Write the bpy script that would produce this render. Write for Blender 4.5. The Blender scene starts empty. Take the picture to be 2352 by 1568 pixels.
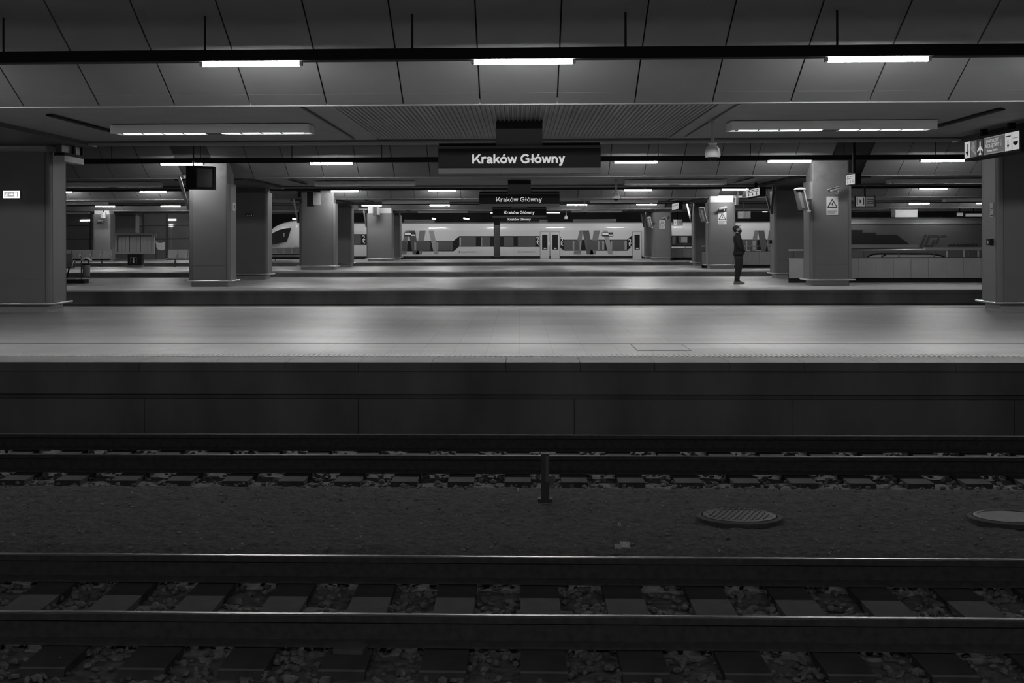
import bpy, bmesh, math, random
from mathutils import Vector, Matrix, noise

random.seed(7)
SC = bpy.context.scene
COL = SC.collection
PI = math.pi

# ------------------------------------------------------------------ camera
FW, FH = 2352.0, 1568.0
FPX = 3450.0                     # focal length in pixels
CX, CY = 1051.0, 549.4           # principal point (shifted lens)
YAW, ROLL, CAMZ = 0.0412, 0.0027, 1.365
_f = Vector((-math.sin(YAW), math.cos(YAW), 0))
_r0 = Vector((math.cos(YAW), math.sin(YAW), 0))
_u0 = Vector((0, 0, 1))
_r = (_r0 - ROLL * _u0).normalized()
_u = (_u0 + ROLL * _r0).normalized()
cam_data = bpy.data.cameras.new('camera')
cam = bpy.data.objects.new('camera', cam_data)
COL.objects.link(cam)
m = Matrix((( _r.x, _u.x, -_f.x, 0), (_r.y, _u.y, -_f.y, 0), (_r.z, _u.z, -_f.z, CAMZ), (0, 0, 0, 1)))
cam.matrix_world = m
cam_data.sensor_width = 36
cam_data.lens = FPX / FW * 36
cam_data.shift_x = (FW / 2 - CX) / FW
cam_data.shift_y = -(FH / 2 - CY) / FW
cam_data.clip_start = 0.1
cam_data.clip_end = 500
SC.camera = cam

# ------------------------------------------------------------------ world, exposure
w = bpy.data.worlds.new('night_world')
SC.world = w
w.use_nodes = True
w.node_tree.nodes['Background'].inputs[0].default_value = (1, 1, 1, 1)
w.node_tree.nodes['Background'].inputs[1].default_value = 0.05
SC.view_settings.view_transform = 'Standard'
SC.view_settings.look = 'None'
SC.view_settings.exposure = 0.0
SC.view_settings.gamma = 1.0
SC.view_settings.use_curve_mapping = False
SC.cycles.use_denoising = True
TUBE_L = 165.0                   # radiance of the platform tubes
TROUGH_L = 8.0                   # radiance of the recessed troughs

# ------------------------------------------------------------------ ray helpers: a photo pixel to a point on a plane of the place
def ray(px, py):
    return _f + _r * ((px - CX) / FPX) - _u * ((py - CY) / FPX)
def atY(px, py, Y):
    d = ray(px, py); t = Y / d.y
    return d.x * t, CAMZ + d.z * t
def atX(px, py, X):
    d = ray(px, py); t = X / d.x
    return d.y * t, CAMZ + d.z * t
def atZ(px, py, Z):
    d = ray(px, py); t = (Z - CAMZ) / d.z
    return d.x * t, d.y * t

# ------------------------------------------------------------------ materials (all greys: the photograph is black and white)
MATS = {}
def mat(name, v, rough=0.7, metal=0.0, var=0.0, scale=3.0, bump=0.0, bscale=60.0, spec=0.5, stretch=None):
    if name in MATS: return MATS[name]
    M = bpy.data.materials.new(name); M.use_nodes = True
    nt = M.node_tree; b = nt.nodes['Principled BSDF']
    b.inputs['Roughness'].default_value = rough
    b.inputs['Metallic'].default_value = metal
    b.inputs['Specular IOR Level'].default_value = spec
    b.inputs['Base Color'].default_value = (v, v, v, 1)
    if var or bump:
        tc = nt.nodes.new('ShaderNodeTexCoord'); src = tc.outputs['Object']
        if stretch:
            mp = nt.nodes.new('ShaderNodeMapping'); mp.inputs['Scale'].default_value = stretch
            nt.links.new(src, mp.inputs[0]); src = mp.outputs[0]
    if var:
        n = nt.nodes.new('ShaderNodeTexNoise'); n.inputs['Scale'].default_value = scale; n.inputs['Detail'].default_value = 5
        nt.links.new(src, n.inputs['Vector'])
        r = nt.nodes.new('ShaderNodeValToRGB')
        lo, hi = max(0, v * (1 - var)), v * (1 + var)
        r.color_ramp.elements[0].position = 0.3; r.color_ramp.elements[1].position = 0.7
        r.color_ramp.elements[0].color = (lo, lo, lo, 1); r.color_ramp.elements[1].color = (hi, hi, hi, 1)
        nt.links.new(n.outputs['Fac'], r.inputs[0]); nt.links.new(r.outputs[0], b.inputs['Base Color'])
    if bump:
        n2 = nt.nodes.new('ShaderNodeTexNoise'); n2.inputs['Scale'].default_value = bscale; n2.inputs['Detail'].default_value = 4
        nt.links.new(src, n2.inputs['Vector'])
        bp = nt.nodes.new('ShaderNodeBump'); bp.inputs['Strength'].default_value = bump; bp.inputs['Distance'].default_value = 0.02
        nt.links.new(n2.outputs['Fac'], bp.inputs['Height']); nt.links.new(bp.outputs[0], b.inputs['Normal'])
    MATS[name] = M
    return M
def emit(name, s, v=1.0):
    if name in MATS: return MATS[name]
    M = bpy.data.materials.new(name); M.use_nodes = True
    nt = M.node_tree; b = nt.nodes['Principled BSDF']
    b.inputs['Base Color'].default_value = (0.08, 0.08, 0.08, 1)
    b.inputs['Emission Color'].default_value = (v, v, v, 1)
    b.inputs['Emission Strength'].default_value = s
    MATS[name] = M
    return M
def floor_mat():
    M = bpy.data.materials.new('platform_paving'); M.use_nodes = True
    nt = M.node_tree; b = nt.nodes['Principled BSDF']
    tc = nt.nodes.new('ShaderNodeTexCoord')
    br = nt.nodes.new('ShaderNodeTexBrick')
    br.offset = 0.0; br.squash = 1.0
    br.inputs['Scale'].default_value = 1.0
    br.inputs['Brick Width'].default_value = 0.4; br.inputs['Row Height'].default_value = 0.4
    br.inputs['Mortar Size'].default_value = 0.006; br.inputs['Mortar Smooth'].default_value = 0.2
    br.inputs['Color1'].default_value = (0.42, 0.42, 0.42, 1); br.inputs['Color2'].default_value = (0.46, 0.46, 0.46, 1)
    br.inputs['Mortar'].default_value = (0.34, 0.34, 0.34, 1)
    nt.links.new(tc.outputs['Object'], br.inputs['Vector'])
    mp = nt.nodes.new('ShaderNodeMapping'); mp.inputs['Scale'].default_value = (0.25, 0.6, 1)
    nt.links.new(tc.outputs['Object'], mp.inputs[0])
    n = nt.nodes.new('ShaderNodeTexNoise'); n.inputs['Scale'].default_value = 1.0; n.inputs['Detail'].default_value = 6
    nt.links.new(mp.outputs[0], n.inputs['Vector'])
    mr = nt.nodes.new('ShaderNodeMapRange'); mr.inputs[1].default_value = 0.3; mr.inputs[2].default_value = 0.7
    mr.inputs[3].default_value = 0.78; mr.inputs[4].default_value = 1.12
    nt.links.new(n.outputs['Fac'], mr.inputs[0])
    mx = nt.nodes.new('ShaderNodeMix'); mx.data_type = 'RGBA'; mx.blend_type = 'MULTIPLY'; mx.inputs[0].default_value = 1
    nt.links.new(br.outputs['Color'], mx.inputs[6]); nt.links.new(mr.outputs[0], mx.inputs[7])
    nt.links.new(mx.outputs[2], b.inputs['Base Color'])
    b.inputs['Roughness'].default_value = 0.45
    b.inputs['Specular IOR Level'].default_value = 0.35
    return M
M_FLOOR = floor_mat()
M_COPING = mat('coping_concrete', 0.27, 0.6, var=0.12, scale=2)
M_TACTILE = mat('tactile_strip', 0.52, 0.6, var=0.12, scale=4)
M_SEAM = mat('dark_seam', 0.03, 0.8)
M_DRAIN = mat('drain_slot', 0.16, 0.6, var=0.3, scale=2)
M_FACE = mat('stained_concrete', 0.175, 0.85, var=0.35, scale=1.2, bump=0.2, bscale=30, stretch=(1, 1, 0.35))
M_BALLAST = mat('oily_ballast', 0.12, 0.85, var=0.5, scale=14, bump=0.6, bscale=35)
M_STONE = mat('ballast_stone', 0.13, 0.8, var=0.6, scale=9)
M_DIRT = mat('dry_dirt', 0.058, 0.95, var=0.6, scale=20, bump=0.9, bscale=60)
M_SLEEPER = mat('sleeper_concrete', 0.05, 0.9, var=0.3, scale=5)
M_RAILHEAD = mat('polished_steel', 0.26, 0.33, metal=1.0)
M_RAILSIDE = mat('rusty_steel', 0.05, 0.8, var=0.3, scale=20)
M_PANEL = mat('ceiling_panel', 0.158, 0.75, var=0.06, scale=1.2)
M_VOID = mat('ceiling_void', 0.03, 0.9)
M_SOFFIT = mat('ribbed_soffit_metal', 0.25, 0.42, metal=0.35, var=0.05, scale=1.5)
M_SOFFIT2 = mat('soffit_panel', 0.235, 0.6, var=0.06, scale=1.5)
M_TRIM = mat('fascia_metal', 0.22, 0.5, metal=0.3)
M_DARK = mat('black_painted_metal', 0.018, 0.75, spec=0.2)
M_DARK2 = mat('charcoal_metal', 0.06, 0.5)
M_CLAD = mat('pillar_cladding', 0.16, 0.55, var=0.05, scale=1.0)
M_CORNER = mat('pillar_corner_metal', 0.34, 0.4, metal=0.4)
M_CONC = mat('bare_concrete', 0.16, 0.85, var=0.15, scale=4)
M_STEEL = mat('brushed_steel', 0.7, 0.3, metal=0.9)
M_PLINTH = mat('plinth_grey', 0.30, 0.7)
M_WHITE = mat('white_plastic', 0.88, 0.4)
M_CAPWHITE = mat('display_white', 0.45, 0.5)
M_GREY = mat('grey_plastic', 0.38, 0.5)
M_PAPER = mat('white_paper', 0.62, 0.7)
M_INK = mat('black_ink', 0.03, 0.8)
M_GREYINK = mat('grey_ink', 0.16, 0.8)
M_TUBE = emit('tube_light_glow', TUBE_L)
M_TROUGH = emit('trough_light_glow', TROUGH_L)
M_LETTER = emit('backlit_letter', 0.5)
M_LIT = emit('backlit_panel', 0.42)
M_LITDIM = emit('backlit_panel_dim', 0.17)
M_LITGREY = emit('backlit_panel_grey', 0.06)
M_LITTEXT = emit('backlit_text', 0.33)
M_EXIT = emit('exit_sign_glow', 1.3)
M_EXIT2 = emit('exit_sign_glow_soft', 0.42)
M_LAMP = emit('distant_lamp_glow', 8.0)

# ------------------------------------------------------------------ mesh helpers
class MB:
    def __init__(s): s.v = []; s.f = []
    def quad_prism(s, a, b):        # two rings of equal length
        n = len(a); o = len(s.v); s.v += [tuple(p) for p in a] + [tuple(p) for p in b]
        for i in range(n):
            j = (i + 1) % n
            s.f.append((o + i, o + j, o + n + j, o + n + i))
        s.f.append(tuple(o + i for i in reversed(range(n)))); s.f.append(tuple(o + n + i for i in range(n)))
        return s
    def box(s, x0, x1, y0, y1, z0, z1):
        if x0 > x1: x0, x1 = x1, x0
        if y0 > y1: y0, y1 = y1, y0
        if z0 > z1: z0, z1 = z1, z0
        return s.quad_prism([(x0, y0, z0), (x1, y0, z0), (x1, y1, z0), (x0, y1, z0)],
                            [(x0, y0, z1), (x1, y0, z1), (x1, y1, z1), (x0, y1, z1)])
    def prism_x(s, prof, x0, x1):   # profile of (y, z) pulled along x
        return s.quad_prism([(x0, y, z) for y, z in prof], [(x1, y, z) for y, z in prof])
    def prism_y(s, prof, y0, y1):   # profile of (x, z)
        return s.quad_prism([(x, y0, z) for x, z in prof], [(x, y1, z) for x, z in prof])
    def prism_z(s, prof, z0, z1):   # profile of (x, y)
        return s.quad_prism([(x, y, z0) for x, y in prof], [(x, y, z1) for x, y in prof])
    def tube(s, pts, r, n=10, r2=None):
        pts = [Vector(p) for p in pts]; o = len(s.v); k = len(pts)
        up = Vector((0, 0, 1))
        for i, p in enumerate(pts):
            t = (pts[min(i + 1, k - 1)] - pts[max(i - 1, 0)]).normalized()
            a = t.cross(up)
            if a.length < 0.05: a = t.cross(Vector((0, 1, 0)))
            a.normalize(); b = a.cross(t)
            rr = r[i] if isinstance(r, (list, tuple)) else r
            for j in range(n):
                q = 2 * PI * j / n
                s.v.append(tuple(p + (a * math.cos(q) + b * math.sin(q)) * rr))
        for i in range(k - 1):
            for j in range(n):
                jj = (j + 1) % n
                s.f.append((o + i * n + j, o + i * n + jj, o + (i + 1) * n + jj, o + (i + 1) * n + j))
        s.f.append(tuple(o + j for j in reversed(range(n)))); s.f.append(tuple(o + (k - 1) * n + j for j in range(n)))
        return s
    def rings(s, rings):            # list of rings (lists of points)
        n = len(rings[0]); o = len(s.v)
        for rg in rings: s.v += [tuple(p) for p in rg]
        for i in range(len(rings) - 1):
            for j in range(n):
                jj = (j + 1) % n
                s.f.append((o + i * n + j, o + i * n + jj, o + (i + 1) * n + jj, o + (i + 1) * n + j))
        s.f.append(tuple(o + j for j in reversed(range(n)))); s.f.append(tuple(o + (len(rings) - 1) * n + j for j in range(n)))
        return s
    def lathe(s, prof, c=(0, 0, 0), n=20):   # (r, z) from bottom to top
        return s.rings([[(c[0] + r * math.cos(2 * PI * j / n), c[1] + r * math.sin(2 * PI * j / n), c[2] + z) for j in range(n)] for r, z in prof])
    def ball(s, c, rx, ry, rz, n=14, k=8):
        return s.rings([[(c[0] + rx * math.sin(PI * i / k) * math.cos(2 * PI * j / n) + (1e-5 if i in (0, k) else 0) * math.cos(2 * PI * j / n),
                          c[1] + ry * math.sin(PI * i / k) * math.sin(2 * PI * j / n) + (1e-5 if i in (0, k) else 0) * math.sin(2 * PI * j / n),
                          c[2] - rz * math.cos(PI * i / k)) for j in range(n)] for i in range(k + 1)])
    def obj(s, name, material, parent=None, bevel=0, smooth=False, origin=None):
        me = bpy.data.meshes.new(name)
        off = Vector(origin) if origin is not None else (parent.location.copy() if parent is not None and parent.type == 'EMPTY' else Vector((0, 0, 0)))
        if parent is not None and parent.type != 'EMPTY': off = Vector(parent['_off'])
        me.from_pydata([tuple(Vector(p) - off) for p in s.v], [], s.f)
        bm = bmesh.new(); bm.from_mesh(me); bmesh.ops.recalc_face_normals(bm, faces=bm.faces); bm.to_mesh(me); bm.free()
        me.materials.append(material)
        if smooth:
            for p in me.polygons: p.use_smooth = True
        o = bpy.data.objects.new(name, me); COL.objects.link(o)
        if parent is not None: o.parent = parent
        elif origin is not None: o.location = origin
        o['_off'] = tuple(off)
        if bevel:
            md = o.modifiers.new('bevel', 'BEVEL'); md.width = bevel; md.segments = 2; md.limit_method = 'ANGLE'
        return o
def thing(name, loc, label, cat, group=None):
    o = bpy.data.objects.new(name, None); COL.objects.link(o)
    o.location = loc; o.empty_display_size = 0.2
    o['label'] = label; o['category'] = cat; o['kind'] = 'thing'
    if group: o['group'] = group
    return o
def tag(o, label, cat, group=None, kind='thing'):
    o['label'] = label; o['category'] = cat; o['kind'] = kind
    if group: o['group'] = group
    return o
def struct(o, label=None, cat=None):
    o['kind'] = 'structure'
    if label: o['label'] = label
    if cat: o['category'] = cat
    return o
ORD = ['leftmost', 'second', 'third', 'fourth', 'fifth', 'sixth', 'seventh', 'eighth', 'ninth', 'tenth', 'eleventh', 'twelfth',
       'thirteenth', 'fourteenth', 'fifteenth', 'sixteenth', 'seventeenth', 'eighteenth', 'nineteenth', 'twentieth', 'twenty-first', 'twenty-second']
def nth_left(i): return 'leftmost' if i == 0 else ORD[i] + ' from the left'

def text_obj(name, body, size, material, parent, center, axis='y', depth=0.01, bold=0.0, width=None, shear=0.0, xscale=1.0):
    """raised lettering whose face looks towards -y ('y') or towards -x ('x'), centred on `center` (a world point)"""
    cu = bpy.data.curves.new(name, 'FONT'); cu.body = body; cu.size = size
    cu.align_x = 'CENTER'; cu.align_y = 'CENTER'; cu.extrude = depth / 2; cu.offset = bold; cu.shear = shear
    cu.resolution_u = 3
    tmp = bpy.data.objects.new('tmp_text', cu); COL.objects.link(tmp)
    dg = bpy.context.evaluated_depsgraph_get()
    me = bpy.data.meshes.new_from_object(tmp.evaluated_get(dg))
    bpy.data.objects.remove(tmp); bpy.data.curves.remove(cu)
    xs = [v.co.x for v in me.vertices]; ys = [v.co.y for v in me.vertices]
    cx, cy = (max(xs) + min(xs)) / 2, (max(ys) + min(ys)) / 2
    k = (width / (max(xs) - min(xs))) if width else xscale
    off = parent.location if parent.type == 'EMPTY' else Vector(parent['_off'])
    c = Vector(center) - off
    for v in me.vertices:
        a, b, d = (v.co.x - cx) * k, v.co.y - cy, v.co.z
        # front of the letters (local +z) turned to -y, or to -x with the reading direction running towards -y
        v.co = Vector((c.x + a, c.y - d, c.z + b)) if axis == 'y' else Vector((c.x - d, c.y - a, c.z + b))
    me.name = name
    me.materials.clear(); me.materials.append(material)
    o = bpy.data.objects.new(name, me); COL.objects.link(o); o.parent = parent; o['_off'] = tuple(off)
    return o

# ------------------------------------------------------------------ layout of the four platforms
EDGE = [16.64, 39.9, 62.0, 88.5]      # near edges
FAR = [30.8, 54.25, 77.0, 104.3]      # far edges
WING = [20.6, 44.6, 68.2, 93.5]       # low front edge of each ceiling wing
BEAM = [18.52, 42.65, 66.9, 91.8]     # light trunking
CEN = [23.6, 47.7, 71.3, 95.5]        # signs and dome cameras
NUM = ['nearest', 'second', 'third', 'fourth']
HX = [17, 24, 31, 38]                 # half lengths
Z_SOF, Z_TUBE, SLOPE = 3.215, 3.565, 0.446
BED = -0.87
PITCH = 1.055

# floors (platforms)
for i in range(4):
    hx = HX[i] + 4
    p = MB().box(-hx, hx, EDGE[i] + 0.75, FAR[i] - 0.35, -0.10, 0.0).obj('floor', M_FLOOR); struct(p)
    p = MB(); n0 = int(-hx / 0.82)
    for k in range(n0, -n0 + 1):
        x = k * 0.82 - 0.155
        p.box(x + 0.003, x + 0.817, EDGE[i] + 0.012, EDGE[i] + 0.74, -0.097, 0.0)
    p.box(-hx, hx, FAR[i] - 0.35, FAR[i], -0.09, 0.0)
    struct(p.obj('trim_coping', M_COPING))
    q = MB()
    for k in range(n0, -n0 + 1): q.box(k * 0.82 - 0.152, k * 0.82 + 0.662, EDGE[i], EDGE[i] + 0.0125, -0.097, -0.003)
    struct(q.obj('trim_coping_edge', M_FACE))
    struct(MB().box(-hx, hx, EDGE[i] + 0.03, EDGE[i] + 0.80, -0.2, -0.099).obj('trim_coping_bed', M_SEAM))
    # tactile line with raised ribs
    t = MB()
    t.box(-hx, hx, EDGE[i] + 0.80, EDGE[i] + 1.2, 0.0, 0.004)
    if i == 0:
        x = -9.0
        while x < 9.0:
            t.box(x, x + 0.03, EDGE[i] + 0.82, EDGE[i] + 1.18, 0.004, 0.010); x += 0.06
    struct(t.obj('trim_tactile_line', M_TACTILE))
    struct(MB().box(-hx, hx, FAR[i] - 0.95, FAR[i] - 0.72, 0.0, 0.004).obj('trim_far_line', M_TACTILE))
    if i == 0:
        struct(MB().box(-hx, hx, 19.58, 19.68, -0.02, 0.003).obj('trim_drain', M_DRAIN))
    # the front wall: lip, upper slab, shadow groove, lower slab
    wl = MB()
    wl.box(-hx, hx, EDGE[i] + 0.015, EDGE[i] + 0.5, -0.355, -0.102)
    wl.box(-hx, hx, EDGE[i] + 0.10, EDGE[i] + 0.5, -0.41, -0.355)
    x = -hx
    while x < hx:
        wl.box(x + 0.003, x + 2.397, EDGE[i] + 0.015, EDGE[i] + 0.45, BED - 0.1, -0.41); x += 2.4
    struct(wl.obj('wall_platform_front', M_FACE))
    struct(MB().box(-hx, hx, FAR[i] - 0.5, FAR[i] - 0.1, BED - 0.1, -0.09).obj('wall_platform_rear', M_FACE))
    struct(MB().box(-hx, hx, EDGE[i] + 0.5, FAR[i] - 0.5, BED - 0.1, -0.11).obj('floor_core', M_FACE))
    if i < 3:
        struct(MB().box(-hx - 4, hx + 4, FAR[i] - 0.6, EDGE[i + 1] + 0.3, BED - 0.2, BED).obj('floor_track_bed', M_BALLAST))
struct(MB().box(-46, 46, FAR[3] - 0.6, 122, BED - 0.2, BED).obj('floor_track_bed', M_BALLAST))
# the photographer's own platform, just behind the picture's lower edge
struct(MB().box(-20, 20, -12, 1.15, -0.3, -0.01).obj('floor', M_FLOOR))
struct(MB().box(-20, 20, -12, 1.0, BED - 0.1, -0.3).obj('wall_platform_rear', M_FACE))

# ------------------------------------------------------------------ ceiling: sloped wings of panels with open joints, low ribbed soffit
def zw(i, y): return Z_SOF + (WING[i] - y) * SLOPE
for i in range(4):
    hx = HX[i]; y0 = WING[i]; yt = y0 - 4.6
    p = MB(); g = 0.010
    rows = [(y0, y0 - 0.28), (y0 - 0.287, y0 - 2.70), (y0 - 2.74, yt)]
    k0 = int(-hx / PITCH) - 1
    for k in range(k0, -k0 + 1):
        xa = -0.535 + k * PITCH + g; xb = xa + PITCH - 2 * g
        if i and 9.0 < abs((xa + xb) / 2) < 10.4: continue      # open slot over the pillar line
        for ya, yb in rows:
            p.prism_x([(ya, zw(i, ya)), (yb, zw(i, yb)), (yb, zw(i, yb) + 0.03), (ya, zw(i, ya) + 0.03)], xa, xb)
    struct(p.obj('ceiling', M_PANEL))
    v = MB().prism_x([(y0 + 0.02, zw(i, y0) + 0.07), (yt, zw(i, yt) + 0.08), (yt, zw(i, yt) + 0.2), (y0 + 0.02, zw(i, y0) + 0.2)], -hx, hx)
    struct(v.obj('ceiling_void', M_VOID))
    # soffit
    yb = y0 + 8.4; zs = Z_SOF
    struct(MB().box(-hx, hx, y0, yb, zs + 0.045, zs + 0.35).obj('ceiling_soffit', M_SOFFIT2))
    if i == 0:
        for xa, xb in ((-hx, -2.63), (2.77, hx)): struct(MB().box(xa, xb, y0 + 0.05, yb - 1.0, zs + 0.012, zs + 0.05).obj('ceiling_soffit_panel', M_SOFFIT2))
    if i == 0:
        s = MB(); x = -2.62; n = 0
        vs = []; fs = []
        while x < 2.75:
            for xx, zz in ((x, 0.0), (x + 0.026, 0.0), (x + 0.034, 0.022), (x + 0.060, 0.022)):
                vs += [(xx, y0 + 0.05, zs + zz), (xx, yb - 1.55, zs + zz + 0.01)]
            x += 0.068
        for q in range(len(vs) // 2 - 1):
            fs.append((2 * q, 2 * q + 1, 2 * q + 3, 2 * q + 2))
        s.v, s.f = vs, fs
        struct(s.obj('ceiling_ribbed_sheet', M_SOFFIT))
    struct(MB().box(-hx, hx, y0 - 0.01, y0 + 0.06, zs - 0.012, zs + 0.3).obj('trim_front_lip', M_TRIM))
    tr = MB(); x = -hx
    while x < hx:
        tr.box(x + 0.006, x + 1.05, yb - 0.25, yb, zs - 0.02, zs + 0.5); x += 1.056
    tr.tube([(-hx, yb - 0.9, zs - 0.02), (hx, yb - 0.9, zs - 0.02)], 0.045, 8)
    struct(tr.obj('trim_rear_fascia', M_TRIM))
    # roof beyond, over the tracks
    nxt = (WING[i + 1] - 4.6) if i < 3 else 123
    struct(MB().prism_x([(yb, zs), (yb, zs + 0.1), (yb + 4, zw(i, yt) + 0.1), (yb + 4, zw(i, yt))], -hx - 6, hx + 6).obj('ceiling', M_PANEL))
    struct(MB().box(-hx - 8, hx + 8, yb + 4, nxt + 0.05, zw(i, yt) + 0.04, zw(i, yt) + 0.3).obj('ceiling', M_PANEL))
struct(MB().box(-25, 25, -12.3, 1.6, zw(0, WING[0] - 4.6) + 0.04, zw(0, WING[0] - 4.6) + 0.3).obj('ceiling', M_PANEL))
struct(MB().box(-50, 50, 122, 122.4, BED, 7).obj('wall_back', mat('dark_hall_wall', 0.035, 0.7, var=0.4, scale=0.6)))

# conduits running on the soffit
for k, px, nm in ((0, 1637, 'conduit right of the station sign'), (1, 752, 'panel joint bar left of the station sign')):
    X = atY(px, 272, CEN[0])[0]
    tag(MB().box(X - 0.015, X + 0.015, WING[0] + 0.1, WING[0] + 6.8, Z_SOF - 0.02, Z_SOF).obj('conduit', M_TRIM if k == 0 else M_DARK2),
        'thin ' + nm + ' under the nearest low ceiling', 'conduit')

# ------------------------------------------------------------------ light trunkings and tube lights
rod_px = [[8, 471, 947, 1437, 1923], [256, 460, 670, 876, 1511, 1723, 1938, 2148], [], []]
tube_px = [[-1150, -300, 577, 1202, 2016, 2600, 3400], [418, 761, 1461, 1813, 2165], [136, 352, 792, 1015, 1465, 1690, 2143], [242, 392, 854, 1010, 1325, 1485, 2111, 2266]]
tube_py = [141, 373, 437, 470.5]
for i in range(4):
    Y = BEAM[i]; hx = HX[i] - 1
    zt = atY(1193, tube_py[i], Y)[1]
    t = thing('light_trunking', (0, Y, zt), f'long black trunking hung along the {NUM[i]} platform that carries its tube lights', 'trunking')
    c = MB().prism_x([(Y - 0.115, zt + 0.02), (Y + 0.115, zt + 0.02), (Y + 0.06, zt + 0.165), (Y - 0.06, zt + 0.165)], -hx, hx)
    c.box(-hx, hx, Y - 0.10, Y + 0.10, zt + 0.085, zt + 0.095)
    c.obj('channel', M_DARK, t)
    for px in rod_px[i]:
        X = atY(px, 117, Y)[0]
        MB().tube([(X, Y, zt + 0.16), (X, Y, zw(i, Y) + 0.02)], 0.011 if i else 0.014, 8).obj('hanger_rod', M_DARK, t)
    for k, px in enumerate(tube_px[i]):
        X = atY(px, tube_py[i], Y)[0]
        lab = f'glowing tube light, {nth_left(k if i else k - 2)} over the {NUM[i]} platform'
        if i == 0 and not 2 <= k <= 4: lab = 'tube light of the nearest trunking, outside the photo, ' + {0: 'far beyond the left edge', 1: 'just beyond the left edge', 5: 'just beyond the right edge', 6: 'far beyond the right edge'}[k]
        u = thing('tube_light', (X, Y, zt), lab, 'light', f'tube lights of the {NUM[i]} platform')
        MB().box(X - 0.64, X + 0.64, Y - 0.05, Y + 0.05, zt + 0.02, zt + 0.03).obj('housing', M_GREY, u)
        q = MB(); n = 10
        prof = [(Y + 0.042 * math.cos(2 * PI * j / n), zt + 0.030 * math.sin(2 * PI * j / n) - 0.008) for j in range(n)]
        q.prism_x(prof, X - 0.60, X + 0.60).obj('tube', M_TUBE, u)
        for sgn in (-1, 1):
            MB().box(X + sgn * 0.602, X + sgn * 0.64, Y - 0.045, Y + 0.045, zt - 0.035, zt + 0.022).obj('end_cap', M_GREY, u)

# a second trunking along the far edge of every platform, hidden from here by the low ceiling, and one over the photographer's platform
for i in range(-1, 4):
    Y = WING[i] + 9.6 if i >= 0 else -0.9
    X0, n_, zt = (0.05, 1, 3.55) if i < 0 else (2.6 if i == 3 else 0.05, (1, 2, 5, 6)[i], 3.56)
    nm = f'hidden far edge of the {NUM[i]} platform' if i >= 0 else 'platform behind the camera'
    t = thing('light_trunking', (0, Y, zt), 'black light trunking along the ' + nm, 'trunking')
    q = MB().prism_x([(Y - 0.115, zt + 0.02), (Y + 0.115, zt + 0.02), (Y + 0.06, zt + 0.165), (Y - 0.06, zt + 0.165)], X0 - n_ * 4.26 - 1, X0 + n_ * 4.26 + 1)
    q.obj('channel', M_DARK, t)
    zc_ = 5.3 if i < 0 else Z_SOF + 1.2 / 4 * (zw(i, WING[i] - 4.6) - Z_SOF)
    for k in range(-n_, n_):
        X = X0 + (k + 0.5) * 4.26
        MB().tube([(X, Y, zt + 0.15), (X, Y, zc_ + 0.05)], 0.012, 6).obj('hanger_rod', M_DARK, t)
    for j, k in enumerate(range(-n_, n_ + 1)):
        X = X0 + k * 4.26
        u = thing('tube_light', (X, Y, zt), f'tube light, {nth_left(j)} along the ' + nm, 'light', 'tube lights along the ' + nm)
        MB().box(X - 0.64, X + 0.64, Y - 0.05, Y + 0.05, zt + 0.02, zt + 0.03).obj('housing', M_GREY, u)
        MB().prism_x([(Y + 0.042 * math.cos(2 * PI * a / 10), zt + 0.030 * math.sin(2 * PI * a / 10) - 0.008) for a in range(10)], X - 0.60, X + 0.60).obj('tube', M_TUBE, u)

# recessed trough lights under the low ceiling
for i in range(4):
    Y = WING[i] + 3.55
    xs = [[-4.95, 4.95], [-13.2, -4.95, 4.95, 13.3], [-21.5, -4.95, 4.95, 21.6], [-29.7, -4.95, 4.95]][i]
    for k, X in enumerate(xs):
        side = {-29.7: 'far left of', -21.5: 'far left of', -13.2: 'far left of', -4.95: 'just left of', 4.95: 'just right of', 13.3: 'far right of', 21.6: 'far right of'}[X]
        t = thing('trough_light', (X, Y, 3.09), f'wide trough light, {side} the {NUM[i]} station sign', 'light', 'trough lights under the low ceilings')
        b = MB()
        b.box(X - 1.6, X + 1.6, Y - 0.32, Y - 0.29, 3.074, 3.215).box(X - 1.6, X + 1.6, Y + 0.29, Y + 0.32, 3.09, 3.215)
        b.box(X - 1.6, X - 1.57, Y - 0.29, Y + 0.29, 3.09, 3.215).box(X + 1.57, X + 1.6, Y - 0.29, Y + 0.29, 3.09, 3.215)
        b.box(X - 1.57, X + 1.57, Y - 0.29, Y + 0.29, 3.18, 3.215)
        b.obj('housing', M_WHITE, t)
        lv = MB()
        for q in range(4):
            for sx in (-1.46, 0.14):
                lv.box(X + sx + q * 0.33 - 0.03, X + sx + q * 0.33 + 0.0, Y - 0.1, Y + 0.12, 3.084, 3.13)
        lv.box(X - 0.13, X + 0.13, Y - 0.29, Y + 0.29, 3.086, 3.10)
        lv.obj('louvre', M_DARK2, t)
        for sx in (-1.46, 0.14):
            MB().box(X + sx, X + sx + 1.32, Y - 0.04, Y + 0.04, 3.087, 3.125).obj('lamp', M_TROUGH if not (X < 0 and i in (1, 2)) else emit('trough_light_glow_dim', TROUGH_L * 0.35), t)

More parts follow.
